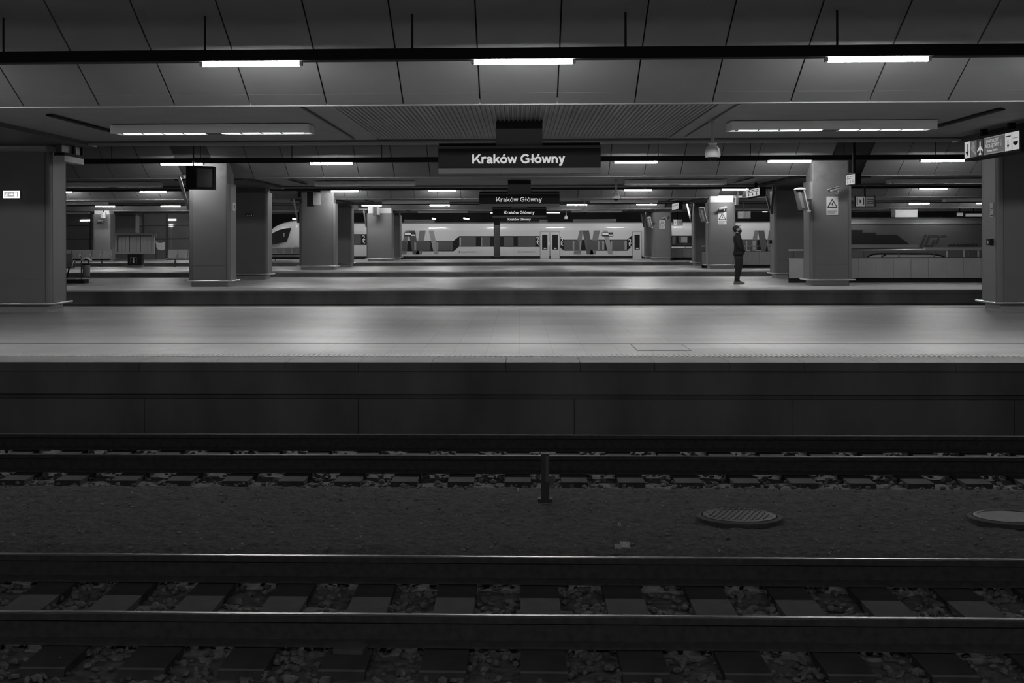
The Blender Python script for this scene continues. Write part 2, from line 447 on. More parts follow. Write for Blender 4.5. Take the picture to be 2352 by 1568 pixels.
# ------------------------------------------------------------------ pillars
def rrect(x0, x1, y0, y1, r, n=5):
    out = []
    for cx, cy, a0 in ((x1 - r, y1 - r, 0), (x0 + r, y1 - r, 90), (x0 + r, y0 + r, 180), (x1 - r, y0 + r, 270)):
        for k in range(n + 1):
            a = math.radians(a0 + 90 * k / n); out.append((cx + r * math.cos(a), cy + r * math.sin(a)))
    return out
def pillar(x0, x1, y0, depth, label, ztop=3.0, zceil=None, seam=True, top=None, y1=None):
    y1 = y0 + depth if y1 is None else y1
    zceil = zceil or Z_SOF + 0.06
    t = thing('pillar', ((x0 + x1) / 2, (y0 + y1) / 2, 0), label, 'pillar', 'station pillars')
    MB().prism_z(rrect(x0, x1, y0, y1, 0.10), 0.16, ztop).obj('cladding', M_CLAD, t, smooth=False)
    MB().prism_z(rrect(x0 + 0.06, x1 - 0.06, y0 + 0.06, y1 - 0.06, 0.05), 0.0, 0.16).obj('plinth', M_PLINTH, t)
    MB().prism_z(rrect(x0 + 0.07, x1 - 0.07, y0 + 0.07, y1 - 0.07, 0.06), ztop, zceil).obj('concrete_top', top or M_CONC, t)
    c = MB()
    for sx, xa in ((1, x0), (-1, x1)):
        c.box(xa + sx * 0.102, xa + sx * 0.112, y0 - 0.004, y0 + 0.01, 0.17, ztop - 0.005)
        for ya in (y0 + 0.10, y1 - 0.11):
            c.box(xa - sx * 0.004, xa + sx * 0.01, ya, ya + 0.01, 0.17, ztop - 0.005)
    c.box(x0 + 0.11, x1 - 0.11, y0 - 0.003, y0 + 0.01, 0.62, 0.624)
    c.obj('panel_joint', mat('cladding_seam', 0.07, 0.7), t)
    g = 0.075; z = 0.175
    ring = rrect(x0 - g, x1 + g, y0 - g, y1 + g, 0.05, 3)
    gr = MB().tube([(a, b, z) for a, b in ring] + [(ring[0][0], ring[0][1], z)], 0.022, 8)
    for a in (x0 + 0.2, x1 - 0.2): gr.box(a - 0.012, a + 0.012, y0 - g, y0 + 0.06, z - 0.012, z + 0.012)
    gr.obj('guard_rail', M_STEEL, t, smooth=True)
    return t, x0, x1, y0, y1
def px_x(px, Y, py=600): return atY(px, py, Y)[0]

PL = {}
M_LITTOP = mat('lamp_lit_concrete', 0.62, 0.8, var=0.05, scale=4)  # lamp light put into the colour: these concrete tops are paler than the rest
x = px_x(117, 28.0); PL['1L'] = pillar(x - 1.4, x, 28.0, 1.05, 'broad dark pillar cut by the left edge of the photo, bearing the lit exit sign', ztop=3.04, top=M_LITTOP)
x = px_x(2292, 28.0); PL['1R'] = pillar(x, x + 1.4, 28.0, 1.05, 'broad dark pillar cut by the right edge of the photo, under the lit direction sign', ztop=3.04)
PL['2L'] = pillar(px_x(433, 43.4), px_x(528, 43.4), 43.4, 1.1, 'pillar behind the hanging black monitor, front one of the pair on the second platform', zceil=3.75)
x = px_x(614, 51.7); PL['2LB'] = pillar(x - 1.25, x, 51.7, 1.1, 'pillar with a dim exit sign, rear one of the left pair on the second platform')
PL['2R'] = pillar(px_x(1861, 43.6), px_x(1957, 43.6), 43.6, 1.1, 'large pillar with voltage warning poster, right of the standing person', zceil=3.7)
x = px_x(1780, 51.7); PL['2RB'] = pillar(x, x + 1.25, 51.7, 1.1, 'pillar with shaded top just right of the standing person, behind the tilted display')
PL['3L'] = pillar(px_x(687, 67.5), px_x(770, 67.5), 67.5, 1.1, 'wide pillar on the third platform, left of the train, with small two-sided screen above', zceil=3.5)
x = px_x(808, 75.4); PL['3LB'] = pillar(x - 1.25, x, 75.4, 1.1, 'narrowly seen rear pillar with shaded top, right behind the wide one on the third platform')
PL['3R'] = pillar(px_x(1627, 68.0), px_x(1690, 68.0), 68.0, 1.1, 'pillar with brightly lit top and warning poster, left of the standing person', zceil=3.3, top=M_LITTOP)
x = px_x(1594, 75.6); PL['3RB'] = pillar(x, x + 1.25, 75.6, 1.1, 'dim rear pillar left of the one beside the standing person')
PL['4L'] = pillar(px_x(842, 93.2), px_x(902, 93.2), 93.2, 1.2, 'distant pillar with bright white top on the fourth platform, left of the train windows', zceil=3.5, top=M_LITTOP)
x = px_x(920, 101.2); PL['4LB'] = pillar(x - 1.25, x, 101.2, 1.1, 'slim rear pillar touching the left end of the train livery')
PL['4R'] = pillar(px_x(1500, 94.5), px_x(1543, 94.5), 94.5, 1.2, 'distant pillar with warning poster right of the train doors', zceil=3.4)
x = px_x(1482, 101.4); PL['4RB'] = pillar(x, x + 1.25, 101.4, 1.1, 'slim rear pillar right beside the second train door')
PL['4LL'] = pillar(px_x(213, 93.4), px_x(253, 93.4), 93.4, 1.3, 'far pillar at the left with lit sign near its top, behind benches', zceil=3.5, top=M_LITTOP)
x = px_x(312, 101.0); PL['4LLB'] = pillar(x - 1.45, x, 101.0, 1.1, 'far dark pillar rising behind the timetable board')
PL['4RR'] = pillar(px_x(2054, 94.0), px_x(2112, 94.0), 94.0, 1.2, 'far pillar at the right whose bright top shows above the dark coach', zceil=3.3, top=M_LITTOP, ztop=2.62)

# dark cross beams tying the pillar pairs under the low ceiling
for i, hx in ((0, 8.15), (1, 8.3), (2, 8.4), (3, 8.4)):
    for s in (-1, 1):
        b = MB().box(s * hx, s * (hx + 2.1), WING[i] + 0.3, WING[i] + 8.1, Z_SOF - 0.06, Z_SOF + 0.02)
        b.obj('ceiling_beam', M_DARK2)['kind'] = 'structure'
        b = MB().box(s * (hx - 1.3), s * (hx - 1.2), WING[i] + 1.2, WING[i] + 5.0, Z_SOF - 0.022, Z_SOF + 0.0)
        b.obj('ceiling_slot', M_DARK)['kind'] = 'structure'

# ------------------------------------------------------------------ station signs
W_ = 0.152
def stroke(q, pts, wd, f):
    """a flat stroke of width wd along pts; f maps (u, v, depth 0/1) to a place point"""
    pts = [Vector(p) for p in pts]; L = []; R_ = []
    for i, p in enumerate(pts):
        d0 = (p - pts[i - 1]).normalized() if i else (pts[1] - p).normalized()
        d1 = (pts[i + 1] - p).normalized() if i < len(pts) - 1 else d0
        n = Vector((-(d0.y + d1.y), d0.x + d1.x)).normalized()
        k = wd / 2 / max(0.5, n.dot(Vector((-d0.y, d0.x))))
        L.append(p + n * k); R_.append(p - n * k)
    for i in range(len(pts) - 1):
        ring = [L[i], L[i + 1], R_[i + 1], R_[i]]
        q.quad_prism([f(a.x, a.y, 0) for a in ring], [f(a.x, a.y, 1) for a in ring])
def hbar(q, p0, p1, h, f):
    ring = [(p0[0] - h / 2, p0[1]), (p0[0] + h / 2, p0[1]), (p1[0] + h / 2, p1[1]), (p1[0] - h / 2, p1[1])]
    q.quad_prism([f(a, b, 0) for a, b in ring], [f(a, b, 1) for a, b in ring])
def arc(cx, cy, rx, ry, a0, a1, n=18):
    return [(cx + rx * math.cos(math.radians(a0 + (a1 - a0) * k / n)), cy + ry * math.sin(math.radians(a0 + (a1 - a0) * k / n))) for k in range(n + 1)]
ADV = {'K': .74, 'r': .40, 'a': .55, 'k': .54, 'ó': .58, 'w': .77, ' ': .27, 'G': .79, 'ł': .31, 'n': .56, 'y': .53}
def glyph(q, ch, f, w=W_):
    h = w / 2
    if ch == 'K':
        hbar(q, (h, 0), (h, .72), w, f); hbar(q, (.13, .20), (.60, .72), w * 1.35, f); hbar(q, (.31, .44), (.64, 0), w * 1.25, f)
    elif ch == 'r':
        hbar(q, (h, 0), (h, .52), w, f); stroke(q, [(h, .28), (.12, .40), (.20, .455), (.29, .465), (.37, .45)], w, f)
    elif ch == 'a':
        stroke(q, [(.055, .36), (.10, .43), (.20, .463), (.32, .45), (.395, .38), (.405, .28), (.41, .10), (.45, 0)], w * .95, f)
        stroke(q, [(.405, .30), (.27, .275), (.14, .24), (.07, .155), (.11, .075), (.20, .058), (.31, .09), (.40, .18)], w * .9, f)
    elif ch == 'k':
        hbar(q, (h, 0), (h, .72), w, f); hbar(q, (.12, .14), (.43, .52), w * 1.3, f); hbar(q, (.25, .34), (.46, 0), w * 1.2, f)
    elif ch == 'ó':
        stroke(q, arc(.28, .26, .215, .20, 0, 360, 26), w, f); hbar(q, (.27, .585), (.35, .73), w * 1.0, f)
    elif ch == 'w':
        for a, b in (((.07, .52), (.21, 0)), ((.21, 0), (.375, .52)), ((.375, .52), (.54, 0)), ((.54, 0), (.68, .52))): hbar(q, a, b, w * .95, f)
    elif ch == 'G':
        stroke(q, arc(.385, .36, .315, .30, 42, 318, 26), w, f); stroke(q, [(.40, .335), (.69, .335)], w * .9, f); hbar(q, (.62, .06), (.62, .335), w, f)
    elif ch == 'ł':
        hbar(q, (.155, 0), (.155, .72), w, f); stroke(q, [(0, .27), (.31, .45)], w * .8, f)
    elif ch == 'n':
        hbar(q, (h, 0), (h, .52), w, f); stroke(q, [(h, .30), (.12, .41), (.22, .46), (.34, .44), (.41, .36), (.415, .26), (.415, 0)], w, f)
    elif ch == 'y':
        hbar(q, (.08, .52), (.265, .0), w * 1.05, f); stroke(q, [(.44, .55), (.255, .02), (.215, -.09), (.16, -.145), (.05, -.14)], w, f)
def lettering(word, parent, xc, y, zbase, width, weight=W_):
    tot = sum(ADV[c] for c in word); k = width / tot; x = xc - width / 2; q = MB()
    for c in word:
        glyph(q, c, lambda u, v, d, x=x: (x + u * k, y - 0.006 * d, zbase + v * k), weight); x += ADV[c] * k
    return q.obj('lettering', M_LETTER, parent)
txt = {0: (1.45, 0.205, 0.006), 1: (1.44, 0.21, 0.001), 2: (1.46, 0.205, 0.006), 3: (1.44, 0.205, 0.006)}
for i in range(4):
    Y = CEN[i]; X = 0.0
    t = thing('station_sign', (X, Y, 2.40), f'black hanging sign reading Kraków Główny above the {NUM[i]} platform', 'sign', 'Kraków Główny signs')
    MB().box(X - 1.275, X + 1.275, Y, Y + 0.32, 2.485, 2.83).obj('panel', M_DARK, t, bevel=0.008)
    MB().box(X - 1.27, X + 1.27, Y + 0.01, Y + 0.31, 2.40, 2.483).obj('bottom_housing', mat('sign_housing_grey', 0.13, 0.6), t)
    MB().box(X - 1.275, X + 1.275, Y - 0.008, Y + 0.33, 2.79, 2.832).obj('top_rail', M_DARK2, t)
    h = MB().box(X - 0.365, X + 0.365, Y + 0.03, Y + 0.29, 2.83, 3.11)
    h.obj('hanger_box', mat('hanger_grey', 0.10, 0.6), t)
    MB().box(X - 0.365, X + 0.365, Y + 0.025, Y + 0.295, 3.10, Z_SOF + 0.02).obj('hanger_cap', M_DARK, t)
    gl = MB().box(X - 1.27, X + 1.27, Y + 0.18, Y + 0.2, 2.83, 2.885); x = X - 1.27
    while x < X + 1.27:
        gl.box(x, x + 0.02, Y + 0.14, Y + 0.18, 2.83, 2.885); x += 0.04
    gl.obj('top_grille', M_DARK, t)
    lettering('Kraków Główny', t, X - 0.01, Y - 0.009, 2.555, 1.46, W_ if i != 1 else 0.105)

# ------------------------------------------------------------------ dome cameras
for i in range(4):
    Y = CEN[i]; X = 3.04; zb = 2.575
    X = atY([1637, 1415, 1342, 1300][i], 400, Y)[0]
    t = thing('dome_camera', (X, Y, zb), f'white dome camera on a pole above the {NUM[i]} platform, right of its station sign', 'camera', 'dome cameras')
    MB().lathe([(0.07, 0), (0.07, 0.02), (0.028, 0.03), (0.028, Z_SOF - zb - 0.27)], (X, Y, zb + 0.26), 14).obj('pole', M_WHITE, t, smooth=True)
    MB().box(X - 0.06, X + 0.06, Y - 0.06, Y + 0.06, Z_SOF - 0.02, Z_SOF + 0.02).obj('ceiling_mount', M_GREY, t)
    MB().lathe([(0.112, 0.06), (0.122, 0.085), (0.118, 0.15), (0.10, 0.205), (0.06, 0.245), (0.03, 0.27)], (X, Y, zb), 20).obj('cover', M_WHITE, t, smooth=True)
    MB().lathe([(0.01, 0.0), (0.045, 0.008), (0.075, 0.028), (0.09, 0.062)], (X, Y, zb), 20).obj('dome', mat('smoked_glass', 0.008, 0.4, spec=0.06), t, smooth=True)

# ------------------------------------------------------------------ wall signs, posters, bullet cameras on pillars
def poster(px0, px1, py0, py1, Y, label, cat='poster', parent_fn=None):
    x0, z1 = atY(px0, py0, Y); x1, z0 = atY(px1, py1, Y)
    t = thing('warning_poster', ((x0 + x1) / 2, Y, z0), label, cat, 'voltage warning posters')
    MB().box(x0, x1, Y - 0.012, Y, z0, z1).obj('sheet', M_PAPER, t)
    cx, cz, s = (x0 + x1) / 2, z0 + (z1 - z0) * 0.60, (x1 - x0) * 0.40
    tri = MB()
    A, B, C = (cx, cz + s), (cx - s, cz - s * 0.75), (cx + s, cz - s * 0.75)
    def bar(p, q, wd):
        d = Vector((q[0] - p[0], q[1] - p[1])).normalized(); n = Vector((-d.y, d.x)) * wd
        tri.prism_y([(p[0] + n.x, p[1] + n.y), (q[0] + n.x, q[1] + n.y), (q[0] - n.x, q[1] - n.y), (p[0] - n.x, p[1] - n.y)], Y - 0.016, Y - 0.011)
    bar(A, B, s * 0.09); bar(B, C, s * 0.09); bar(C, A, s * 0.09)
    tri.obj('warning_triangle', M_INK, t)
    b = MB().prism_y([(cx + s * 0.12, cz + s * 0.45), (cx - s * 0.2, cz - s * 0.12), (cx, cz - s * 0.12), (cx - s * 0.08, cz - s * 0.6), (cx + s * 0.22, cz + s * 0.08), (cx + s * 0.04, cz + s * 0.08)], Y - 0.016, Y - 0.011)
    b.obj('lightning_bolt', M_INK, t)
    ln = MB()
    for k, (a, e) in enumerate(((0.08, 0.9), (0.08, 0.86), (0.08, 0.7))):
        zz = z0 + (z1 - z0) * (0.24 - 0.075 * k)
        ln.box(x0 + (x1 - x0) * a, x0 + (x1 - x0) * e, Y - 0.015, Y - 0.011, zz, zz + (z1 - z0) * 0.03)
    ln.obj('caption_lines', M_GREYINK, t)
    return t
poster(1898, 1925, 451.5, 493.5, 43.6 - 0.001, 'voltage warning poster on the large pillar right of the standing person')
poster(1649, 1668.5, 487, 515, 68.0 - 0.001, 'voltage warning poster on the bright-topped pillar left of the standing person')
poster(1514, 1527.5, 505.5, 525, 94.5 - 0.001, 'small voltage warning poster on the distant pillar right of the train doors')

def bullet(px, py, Y, label, flip=1, s=1.0):
    x, z = atY(px, py, Y)
    t = thing('bullet_camera', (x, Y, z), label, 'camera', 'bullet cameras on the pillars')
    MB().tube([(x + flip * 0.13 * s, Y + 0.0, z - 0.11 * s), (x + flip * 0.13 * s, Y - 0.14 * s, z - 0.10 * s), (x + flip * 0.12 * s, Y - 0.16 * s, z)], 0.022 * s, 8).obj('bracket', M_WHITE, t, smooth=True)
    a = Vector((x - flip * 0.13 * s, Y - 0.22 * s, z - 0.035 * s)); b = Vector((x + flip * 0.24 * s, Y - 0.14 * s, z + 0.055 * s))
    MB().tube([a, b], 0.05 * s, 12).obj('body', M_GREY, t, smooth=True)
    d = (b - a).normalized()
    MB().tube([a - d * 0.01, a + d * 0.005], 0.04 * s, 12).obj('lens', M_DARK, t)
    u = Vector((0, 0, 0.055 * s))
    MB().quad_prism([a - d * 0.06 + u + Vector((0, -0.055 * s, -0.01)), a - d * 0.06 + u + Vector((0, 0.055 * s, -0.01)), b + u + Vector((0, 0.055 * s, 0)), b + u + Vector((0, -0.055 * s, 0))],
                    [a - d * 0.06 + u + Vector((0, -0.05 * s, 0.008)), a - d * 0.06 + u + Vector((0, 0.05 * s, 0.008)), b + u + Vector((0, 0.05 * s, 0.015)), b + u + Vector((0, -0.05 * s, 0.015))]).obj('sun_shield', M_GREY, t)
    return t
bullet(1912, 436, 43.6, 'bullet camera just above the warning poster on the large pillar right of the standing person')
bullet(1656, 479, 68.0, 'bullet camera on the bright-topped pillar left of the standing person')
bullet(1525, 500, 94.5, 'small bullet camera on the distant pillar right of the train doors')
bullet(232, 507, 93.4, 'small bullet camera on the far left pillar behind the benches')

# exit signs
def exit_sign(px0, px1, py0, py1, Y, label, lit):
    x0, z1 = atY(px0, py0, Y); x1, z0 = atY(px1, py1, Y); Y -= 0.001
    t = thing('exit_sign', ((x0 + x1) / 2, Y, z0), label, 'sign')
    W, H = x1 - x0, z1 - z0
    MB().box(x0, x1, Y - 0.07, Y, z0, z1).obj('housing', M_GREY, t, bevel=0.01)
    fr = M_EXIT if lit else M_DARK2; pn = M_EXIT2 if lit else M_DARK; ic = M_EXIT if lit else M_LITGREY
    f = MB().box(x0 + 0.004, x1 - 0.004, Y - 0.078, Y - 0.069, z0 + 0.004, z0 + H * 0.2).box(x0 + 0.004, x1 - 0.004, Y - 0.078, Y - 0.069, z1 - H * 0.18, z1 - 0.004)
    f.box(x0 + 0.004, x0 + W * 0.07, Y - 0.078, Y - 0.069, z0 + H * 0.2, z1 - H * 0.18).box(x1 - W * 0.09, x1 - 0.004, Y - 0.078, Y - 0.069, z0 + H * 0.2, z1 - H * 0.18)
    f.obj('frame', fr, t)
    MB().box(x0 + W * 0.07, x1 - W * 0.09, Y - 0.075, Y - 0.0695, z0 + H * 0.2, z1 - H * 0.18).obj('face', pn, t)
    yy = (Y - 0.080, Y - 0.0745)
    zc = (z0 + z1) / 2
    # running figure
    m_ = MB().ball((x0 + W * 0.245, Y - 0.078, zc + H * 0.19), H * 0.055, 0.004, H * 0.055, 8, 5)
    m_.prism_y([(x0 + W * 0.18, zc + H * 0.10), (x0 + W * 0.27, zc + H * 0.13), (x0 + W * 0.25, zc - H * 0.05), (x0 + W * 0.19, zc - H * 0.04)], *yy)
    m_.prism_y([(x0 + W * 0.19, zc - H * 0.04), (x0 + W * 0.24, zc - H * 0.04), (x0 + W * 0.18, zc - H * 0.24), (x0 + W * 0.13, zc - H * 0.20)], *yy)
    m_.prism_y([(x0 + W * 0.21, zc - H * 0.04), (x0 + W * 0.25, zc - H * 0.04), (x0 + W * 0.27, zc - H * 0.25), (x0 + W * 0.23, zc - H * 0.25)], *yy)
    m_.obj('running_figure', ic, t)
    MB().prism_y([(x0 + W * 0.37, zc + H * 0.05), (x0 + W * 0.51, zc + H * 0.05), (x0 + W * 0.51, zc + H * 0.14), (x0 + W * 0.63, zc), (x0 + W * 0.51, zc - H * 0.14), (x0 + W * 0.51, zc - H * 0.05), (x0 + W * 0.37, zc - H * 0.05)], *yy).obj('arrow', ic, t)
    MB().box(x0 + W * 0.69, x0 + W * 0.83, *yy, zc - H * 0.26, zc + H * 0.26).obj('door_symbol', ic, t)
exit_sign(10, 48.5, 438, 455.5, 28.0, 'glowing emergency exit sign on the dark pillar at the left edge', True)
exit_sign(564, 583, 491, 498, 51.7, 'unlit dim exit sign on the rear pillar beside the hanging monitor', False)

# small notices on the sides of pillars
def side_notice(X, px0, px1, py0, py1, sgn, label, name, material, cat, thick=0.012):
    ya, z1 = atX(px0, py0, X); yb, z0 = atX(px1, py1, X)
    if ya > yb: ya, yb = yb, ya
    return MB().box(X, X + sgn * thick, ya, yb, z0, z1), (X, (ya + yb) / 2, z0), (ya, yb, z0, z1)
t_, a0, a1, b0, b1 = PL['2L']
mb_, o_, (ya, yb, z0, z1) = side_notice(a1 + 0.001, 534, 540, 465, 484, 1, '', '', None, '')
t = thing('notice', o_, 'small pale notice on the side of the front pillar behind the monitor', 'notice')
mb_.obj('sheet', M_PAPER, t); MB().box(a1 + 0.012, a1 + 0.016, ya + (yb - ya) * 0.3, ya + (yb - ya) * 0.7, z0 + 0.05, z1 - 0.06).obj('pictogram', M_INK, t)
t_, a0, a1, b0, b1 = PL['1R']
for pys, lab in (((466, 482), 'small pale notice on the side of the pillar at the right edge, upper of two'), ((484, 498), 'small pale notice on the side of the pillar at the right edge, lower of two')):
    mb_, o_, (ya, yb, z0, z1) = side_notice(a0 - 0.001, 2275, 2283, pys[0], pys[1], -1, '', '', None, '')
    t = thing('notice', o_, lab, 'notice')
    mb_.obj('sheet', M_GREY, t); MB().box(a0 - 0.017, a0 - 0.012, ya + (yb - ya) * 0.2, yb - (yb - ya) * 0.2, z0 + 0.02, z0 + 0.04).obj('caption_lines', M_INK, t)
for key, pp, lab in (('1R', (2274, 2282, 548, 563), 'small black call box on the side of the pillar at the right edge'), ('2RB', (1769, 1773, 551, 559), 'small black call box on the side of the pillar right of the person')):
    t_, a0, a1, b0, b1 = PL[key]
    mb_, o_, (ya, yb, z0, z1) = side_notice(a0 - 0.001, *pp, -1, '', '', None, '', 0.07)
    t = thing('call_box', o_, lab, 'call box')
    mb_.obj('housing', M_DARK, t); MB().box(a0 - 0.078, a0 - 0.07, ya + (yb - ya) * 0.35, ya + (yb - ya) * 0.65, z1 - 0.09, z1 - 0.04).obj('button', M_GREY, t)

# ------------------------------------------------------------------ direction signs running along the depth of the platform
def dir_sign_big():
    X = 7.86
    X0 = X
    yf, zt = atX(2216, 326, X); yn, zt2 = atX(2342, 302, X)
    zb = atX(2216, 364, X)[1]; zt = atX(2216, 326, X)[1]
    zb2 = atX(2342, 342, X)[1]
    zb = (zb + zb2) / 2; zt = (zt + atX(2342, 301, X)[1]) / 2
    t = thing('direction_sign', (X, (yf + yn) / 2, zb), 'backlit direction sign with arrows and aeroplane reading DWORZEC KOLEJOWY by the right pillar', 'sign')
    L = yf - yn; H = zt - zb
    MB().box(X, X + 0.22, yn - 0.04, yf + 0.03, zb - 0.04, zt + 0.05).obj('housing', M_DARK, t)
    def u(px): return atX(px, 340, X)[0]
    def cell(a, b, material, name, z0=zb, z1=zt, d=0.006):
        return MB().box(X - d, X - d + 0.005, u(b), u(a), z0, z1).obj(name, material, t)
    c = cell(2216.5, 2228.7, M_LIT, 'arrow_panel')
    MBa = MB()
    def arrow(px, wpx, zlo, zhi, material, parent):
        yc = u(px); hw = abs(u(px + wpx / 2) - u(px - wpx / 2)) / 2
        zz = zlo + (zhi - zlo) * 0.35
        q = MB()
        prof = [(yc - hw * 0.22, zhi), (yc + hw * 0.22, zhi), (yc + hw * 0.22, zz), (yc + hw, zz + 0.01), (yc, zlo), (yc - hw, zz + 0.01), (yc - hw * 0.22, zz)]
        q.quad_prism([(X - 0.010, y, z) for y, z in prof], [(X - 0.005, y, z) for y, z in prof])
        return q.obj('arrow', material, parent)
    arrow(2222.5, 7, zb + H * 0.12, zb + H * 0.86, M_DARK, c)
    c = cell(2230, 2243.8, M_LITGREY, 'escalator_panel')
    q = MB()
    y0, y1 = u(2243), u(2231.5)
    q.quad_prism([(X - 0.010, a, b) for a, b in ((y1, zb + H * .52), (y1, zb + H * .66), (y0, zb + H * .22), (y0, zb + H * .08), (y0 + 0.1 * (y1 - y0), zb + H * .08))],
                 [(X - 0.005, a, b) for a, b in ((y1, zb + H * .52), (y1, zb + H * .66), (y0, zb + H * .22), (y0, zb + H * .08), (y0 + 0.1 * (y1 - y0), zb + H * .08))])
    ym = (y0 + y1) / 2
    q.quad_prism([(X - 0.010, a, b) for a, b in ((ym - .07, zb + H * .45), (ym - .06, zb + H * .72), (ym + .05, zb + H * .72), (ym + .07, zb + H * .56))],
                 [(X - 0.005, a, b) for a, b in ((ym - .07, zb + H * .45), (ym - .06, zb + H * .72), (ym + .05, zb + H * .72), (ym + .07, zb + H * .56))])
    q.ball((X - 0.007, ym + 0.03, zb + H * .82), 0.004, 0.045, 0.026, 8, 6)
    q.obj('escalator_pictogram', M_LITDIM, c)
    c = cell(2245, 2259, M_DARK2, 'aeroplane_panel')
    y0, y1 = u(2258.5), u(2245.8); yc = (y0 + y1) / 2; hw = (y1 - y0) / 2
    pr = [(0, .96), (.18, .86), (.18, .58), (.98, .32), (.98, .2), (.2, .36), (.14, .16), (.42, .06), (.42, .0), (-.42, .0), (-.42, .06), (-.14, .16), (-.2, .36), (-.98, .2), (-.98, .32), (-.18, .58), (-.18, .86)]
    pr = [(yc + a * hw, zb + H * (0.06 + 0.88 * b)) for a, b in pr]
    MB().quad_prism([(X - 0.010, a, b) for a, b in pr], [(X - 0.005, a, b) for a, b in pr]).obj('aeroplane_pictogram', M_LIT, c)
    c = cell(2260.5, 2307.5, M_LITGREY, 'text_panel')
    fr = MB().box(X - 0.009, X - 0.005, u(2307.5), u(2260.5), zt - H * 0.05, zt).box(X - 0.009, X - 0.005, u(2307.5), u(2260.5), zb, zb + H * 0.05)
    fr.obj('border', M_LITDIM, c)
    text_obj('lettering', 'DWORZEC', H * 0.30, M_LITTEXT, c, (X - 0.009, u(2280.5), zb + H * 0.76), axis='x', depth=0.004, width=abs(u(2266) - u(2295)))
    text_obj('lettering', 'KOLEJOWY', H * 0.30, M_LITTEXT, c, (X - 0.009, u(2281), zb + H * 0.46), axis='x', depth=0.004, width=abs(u(2265) - u(2297)))
    text_obj('lettering', 'Railway Station', H * 0.19, M_LITTEXT, c, (X - 0.009, u(2280.5), zb + H * 0.19), axis='x', depth=0.004, width=abs(u(2269) - u(2292)))
    arrow(2300.5, 4, zb + H * 0.32, zb + H * 0.74, M_LITDIM, c)
    c = cell(2309, 2324, M_LIT, 'arrow_panel')
    MB().box(X - 0.0085, X - 0.006, u(2322.5), u(2311.0), zb + H * 0.78, zb + H * 0.84).obj('bar_symbol', M_DARK, c)
    arrow(2316.5, 5, zb + H * 0.14, zb + H * 0.62, M_DARK, c)
    c = cell(2326, 2341.5, M_LIT, 'train_panel')
    y0, y1 = u(2339.5), u(2328.0)
    pr = [(y1, zb + H * .46), (y0, zb + H * .46), (y0 + 0.02, zb + H * .32), (y0 + .10, zb + H * .24), (y1 - .10, zb + H * .24), (y1 - 0.02, zb + H * .32)]
    MB().quad_prism([(X - 0.010, a, b) for a, b in pr], [(X - 0.005, a, b) for a, b in pr]).obj('train_pictogram', M_DARK, c)
    MB().box(X - 0.0085, X - 0.006, y0, y1, zb + H * 0.64, zb + H * 0.665).obj('line_symbol', M_GREYINK, c)
    # two stubs to the ceiling
    for f_ in (0.25, 0.75):
        y = yn + L * f_
        MB().box(X + 0.06, X + 0.16, y - 0.06, y + 0.06, zt + 0.05, Z_SOF + 0.01).obj('hanger', M_DARK, t)
dir_sign_big()

def dir_sign_small(X, pxf, pxn, pyt_f, pyb_f, label, kind='arrows', depth=0.2, zlim=None):
    """small lit box sign standing along the depth axis; its lit face looks to the middle of the platform"""
    s = -1 if X > 0 else 1
    yf, zt = atX(pxf, pyt_f, X); zb = atX(pxf, pyb_f, X)[1]; yn = atX(pxn, pyt_f, X)[0]
    t = thing('direction_sign', (X, (yf + yn) / 2, zb), label, 'sign', 'small lit direction signs')
    MB().box(X, X - s * depth, yn - 0.03, yf + 0.03, zb - 0.03, zt + 0.03).obj('housing', M_DARK, t)
    c = MB().box(X + s * 0.006, X + s * 0.001, yn, yf, zb, zt).obj('lit_face', M_LIT, t)
    L = yf - yn; H = zt - zb
    q = MB()
    q.box(X + s * 0.011, X + s * 0.006, yn + L * .06, yf - L * .06, zb + H * .56, zb + H * .64)
    for k in range(3):
        y = yn + L * (0.2 + 0.3 * k)
        q.box(X + s * 0.011, X + s * 0.006, y - L * .02, y + L * .02, zb + H * .22, zb + H * .48)
        pr = [(y - L * .07, zb + H * .26), (y + L * .07, zb + H * .26), (y, zb + H * .10)]
        q.quad_prism([(X + s * 0.011, a, b) for a, b in pr], [(X + s * 0.006, a, b) for a, b in pr])
        q.box(X + s * 0.011, X + s * 0.006, y - L * .1, y + L * .08, zb + H * .74, zb + H * .86)
    q.obj('symbols', M_GREYINK, c)
    hz = zlim or (Z_SOF + 0.01)
    if hz > zt + 0.05:
        MB().box(X - s * 0.06, X - s * 0.14, (yf + yn) / 2 - 0.05, (yf + yn) / 2 + 0.05, zt + 0.03, hz).obj('hanger', M_DARK, t)
    return t
def X_at(px, Y, py=450): return atY(px, py, Y)[0]
dir_sign_small(X_at(1714.5, 51.9), 1714.5, 1744.5, 437, 453.5, 'lit direction sign between the standing person and the pillar right of him, high up')
dir_sign_small(X_at(1544, 76.4), 1544, 1558.5, 468.5, 482, 'lit direction sign high up between the two distant right-hand pillars')
dir_sign_small(X_at(1944, 42.4), 1944, 1963.5, 403, 424.5, 'lit direction sign with three arrows at the top right of the large poster pillar', depth=0.16, zlim=zw(1, 42.4) + 0.27)
dir_sign_small(X_at(1690.2, 67.5), 1687.5, 1690.5, 452, 470, 'small lit box at the top right corner of the bright-topped pillar', depth=0.1, zlim=zw(2, 67.5) + 0.05)

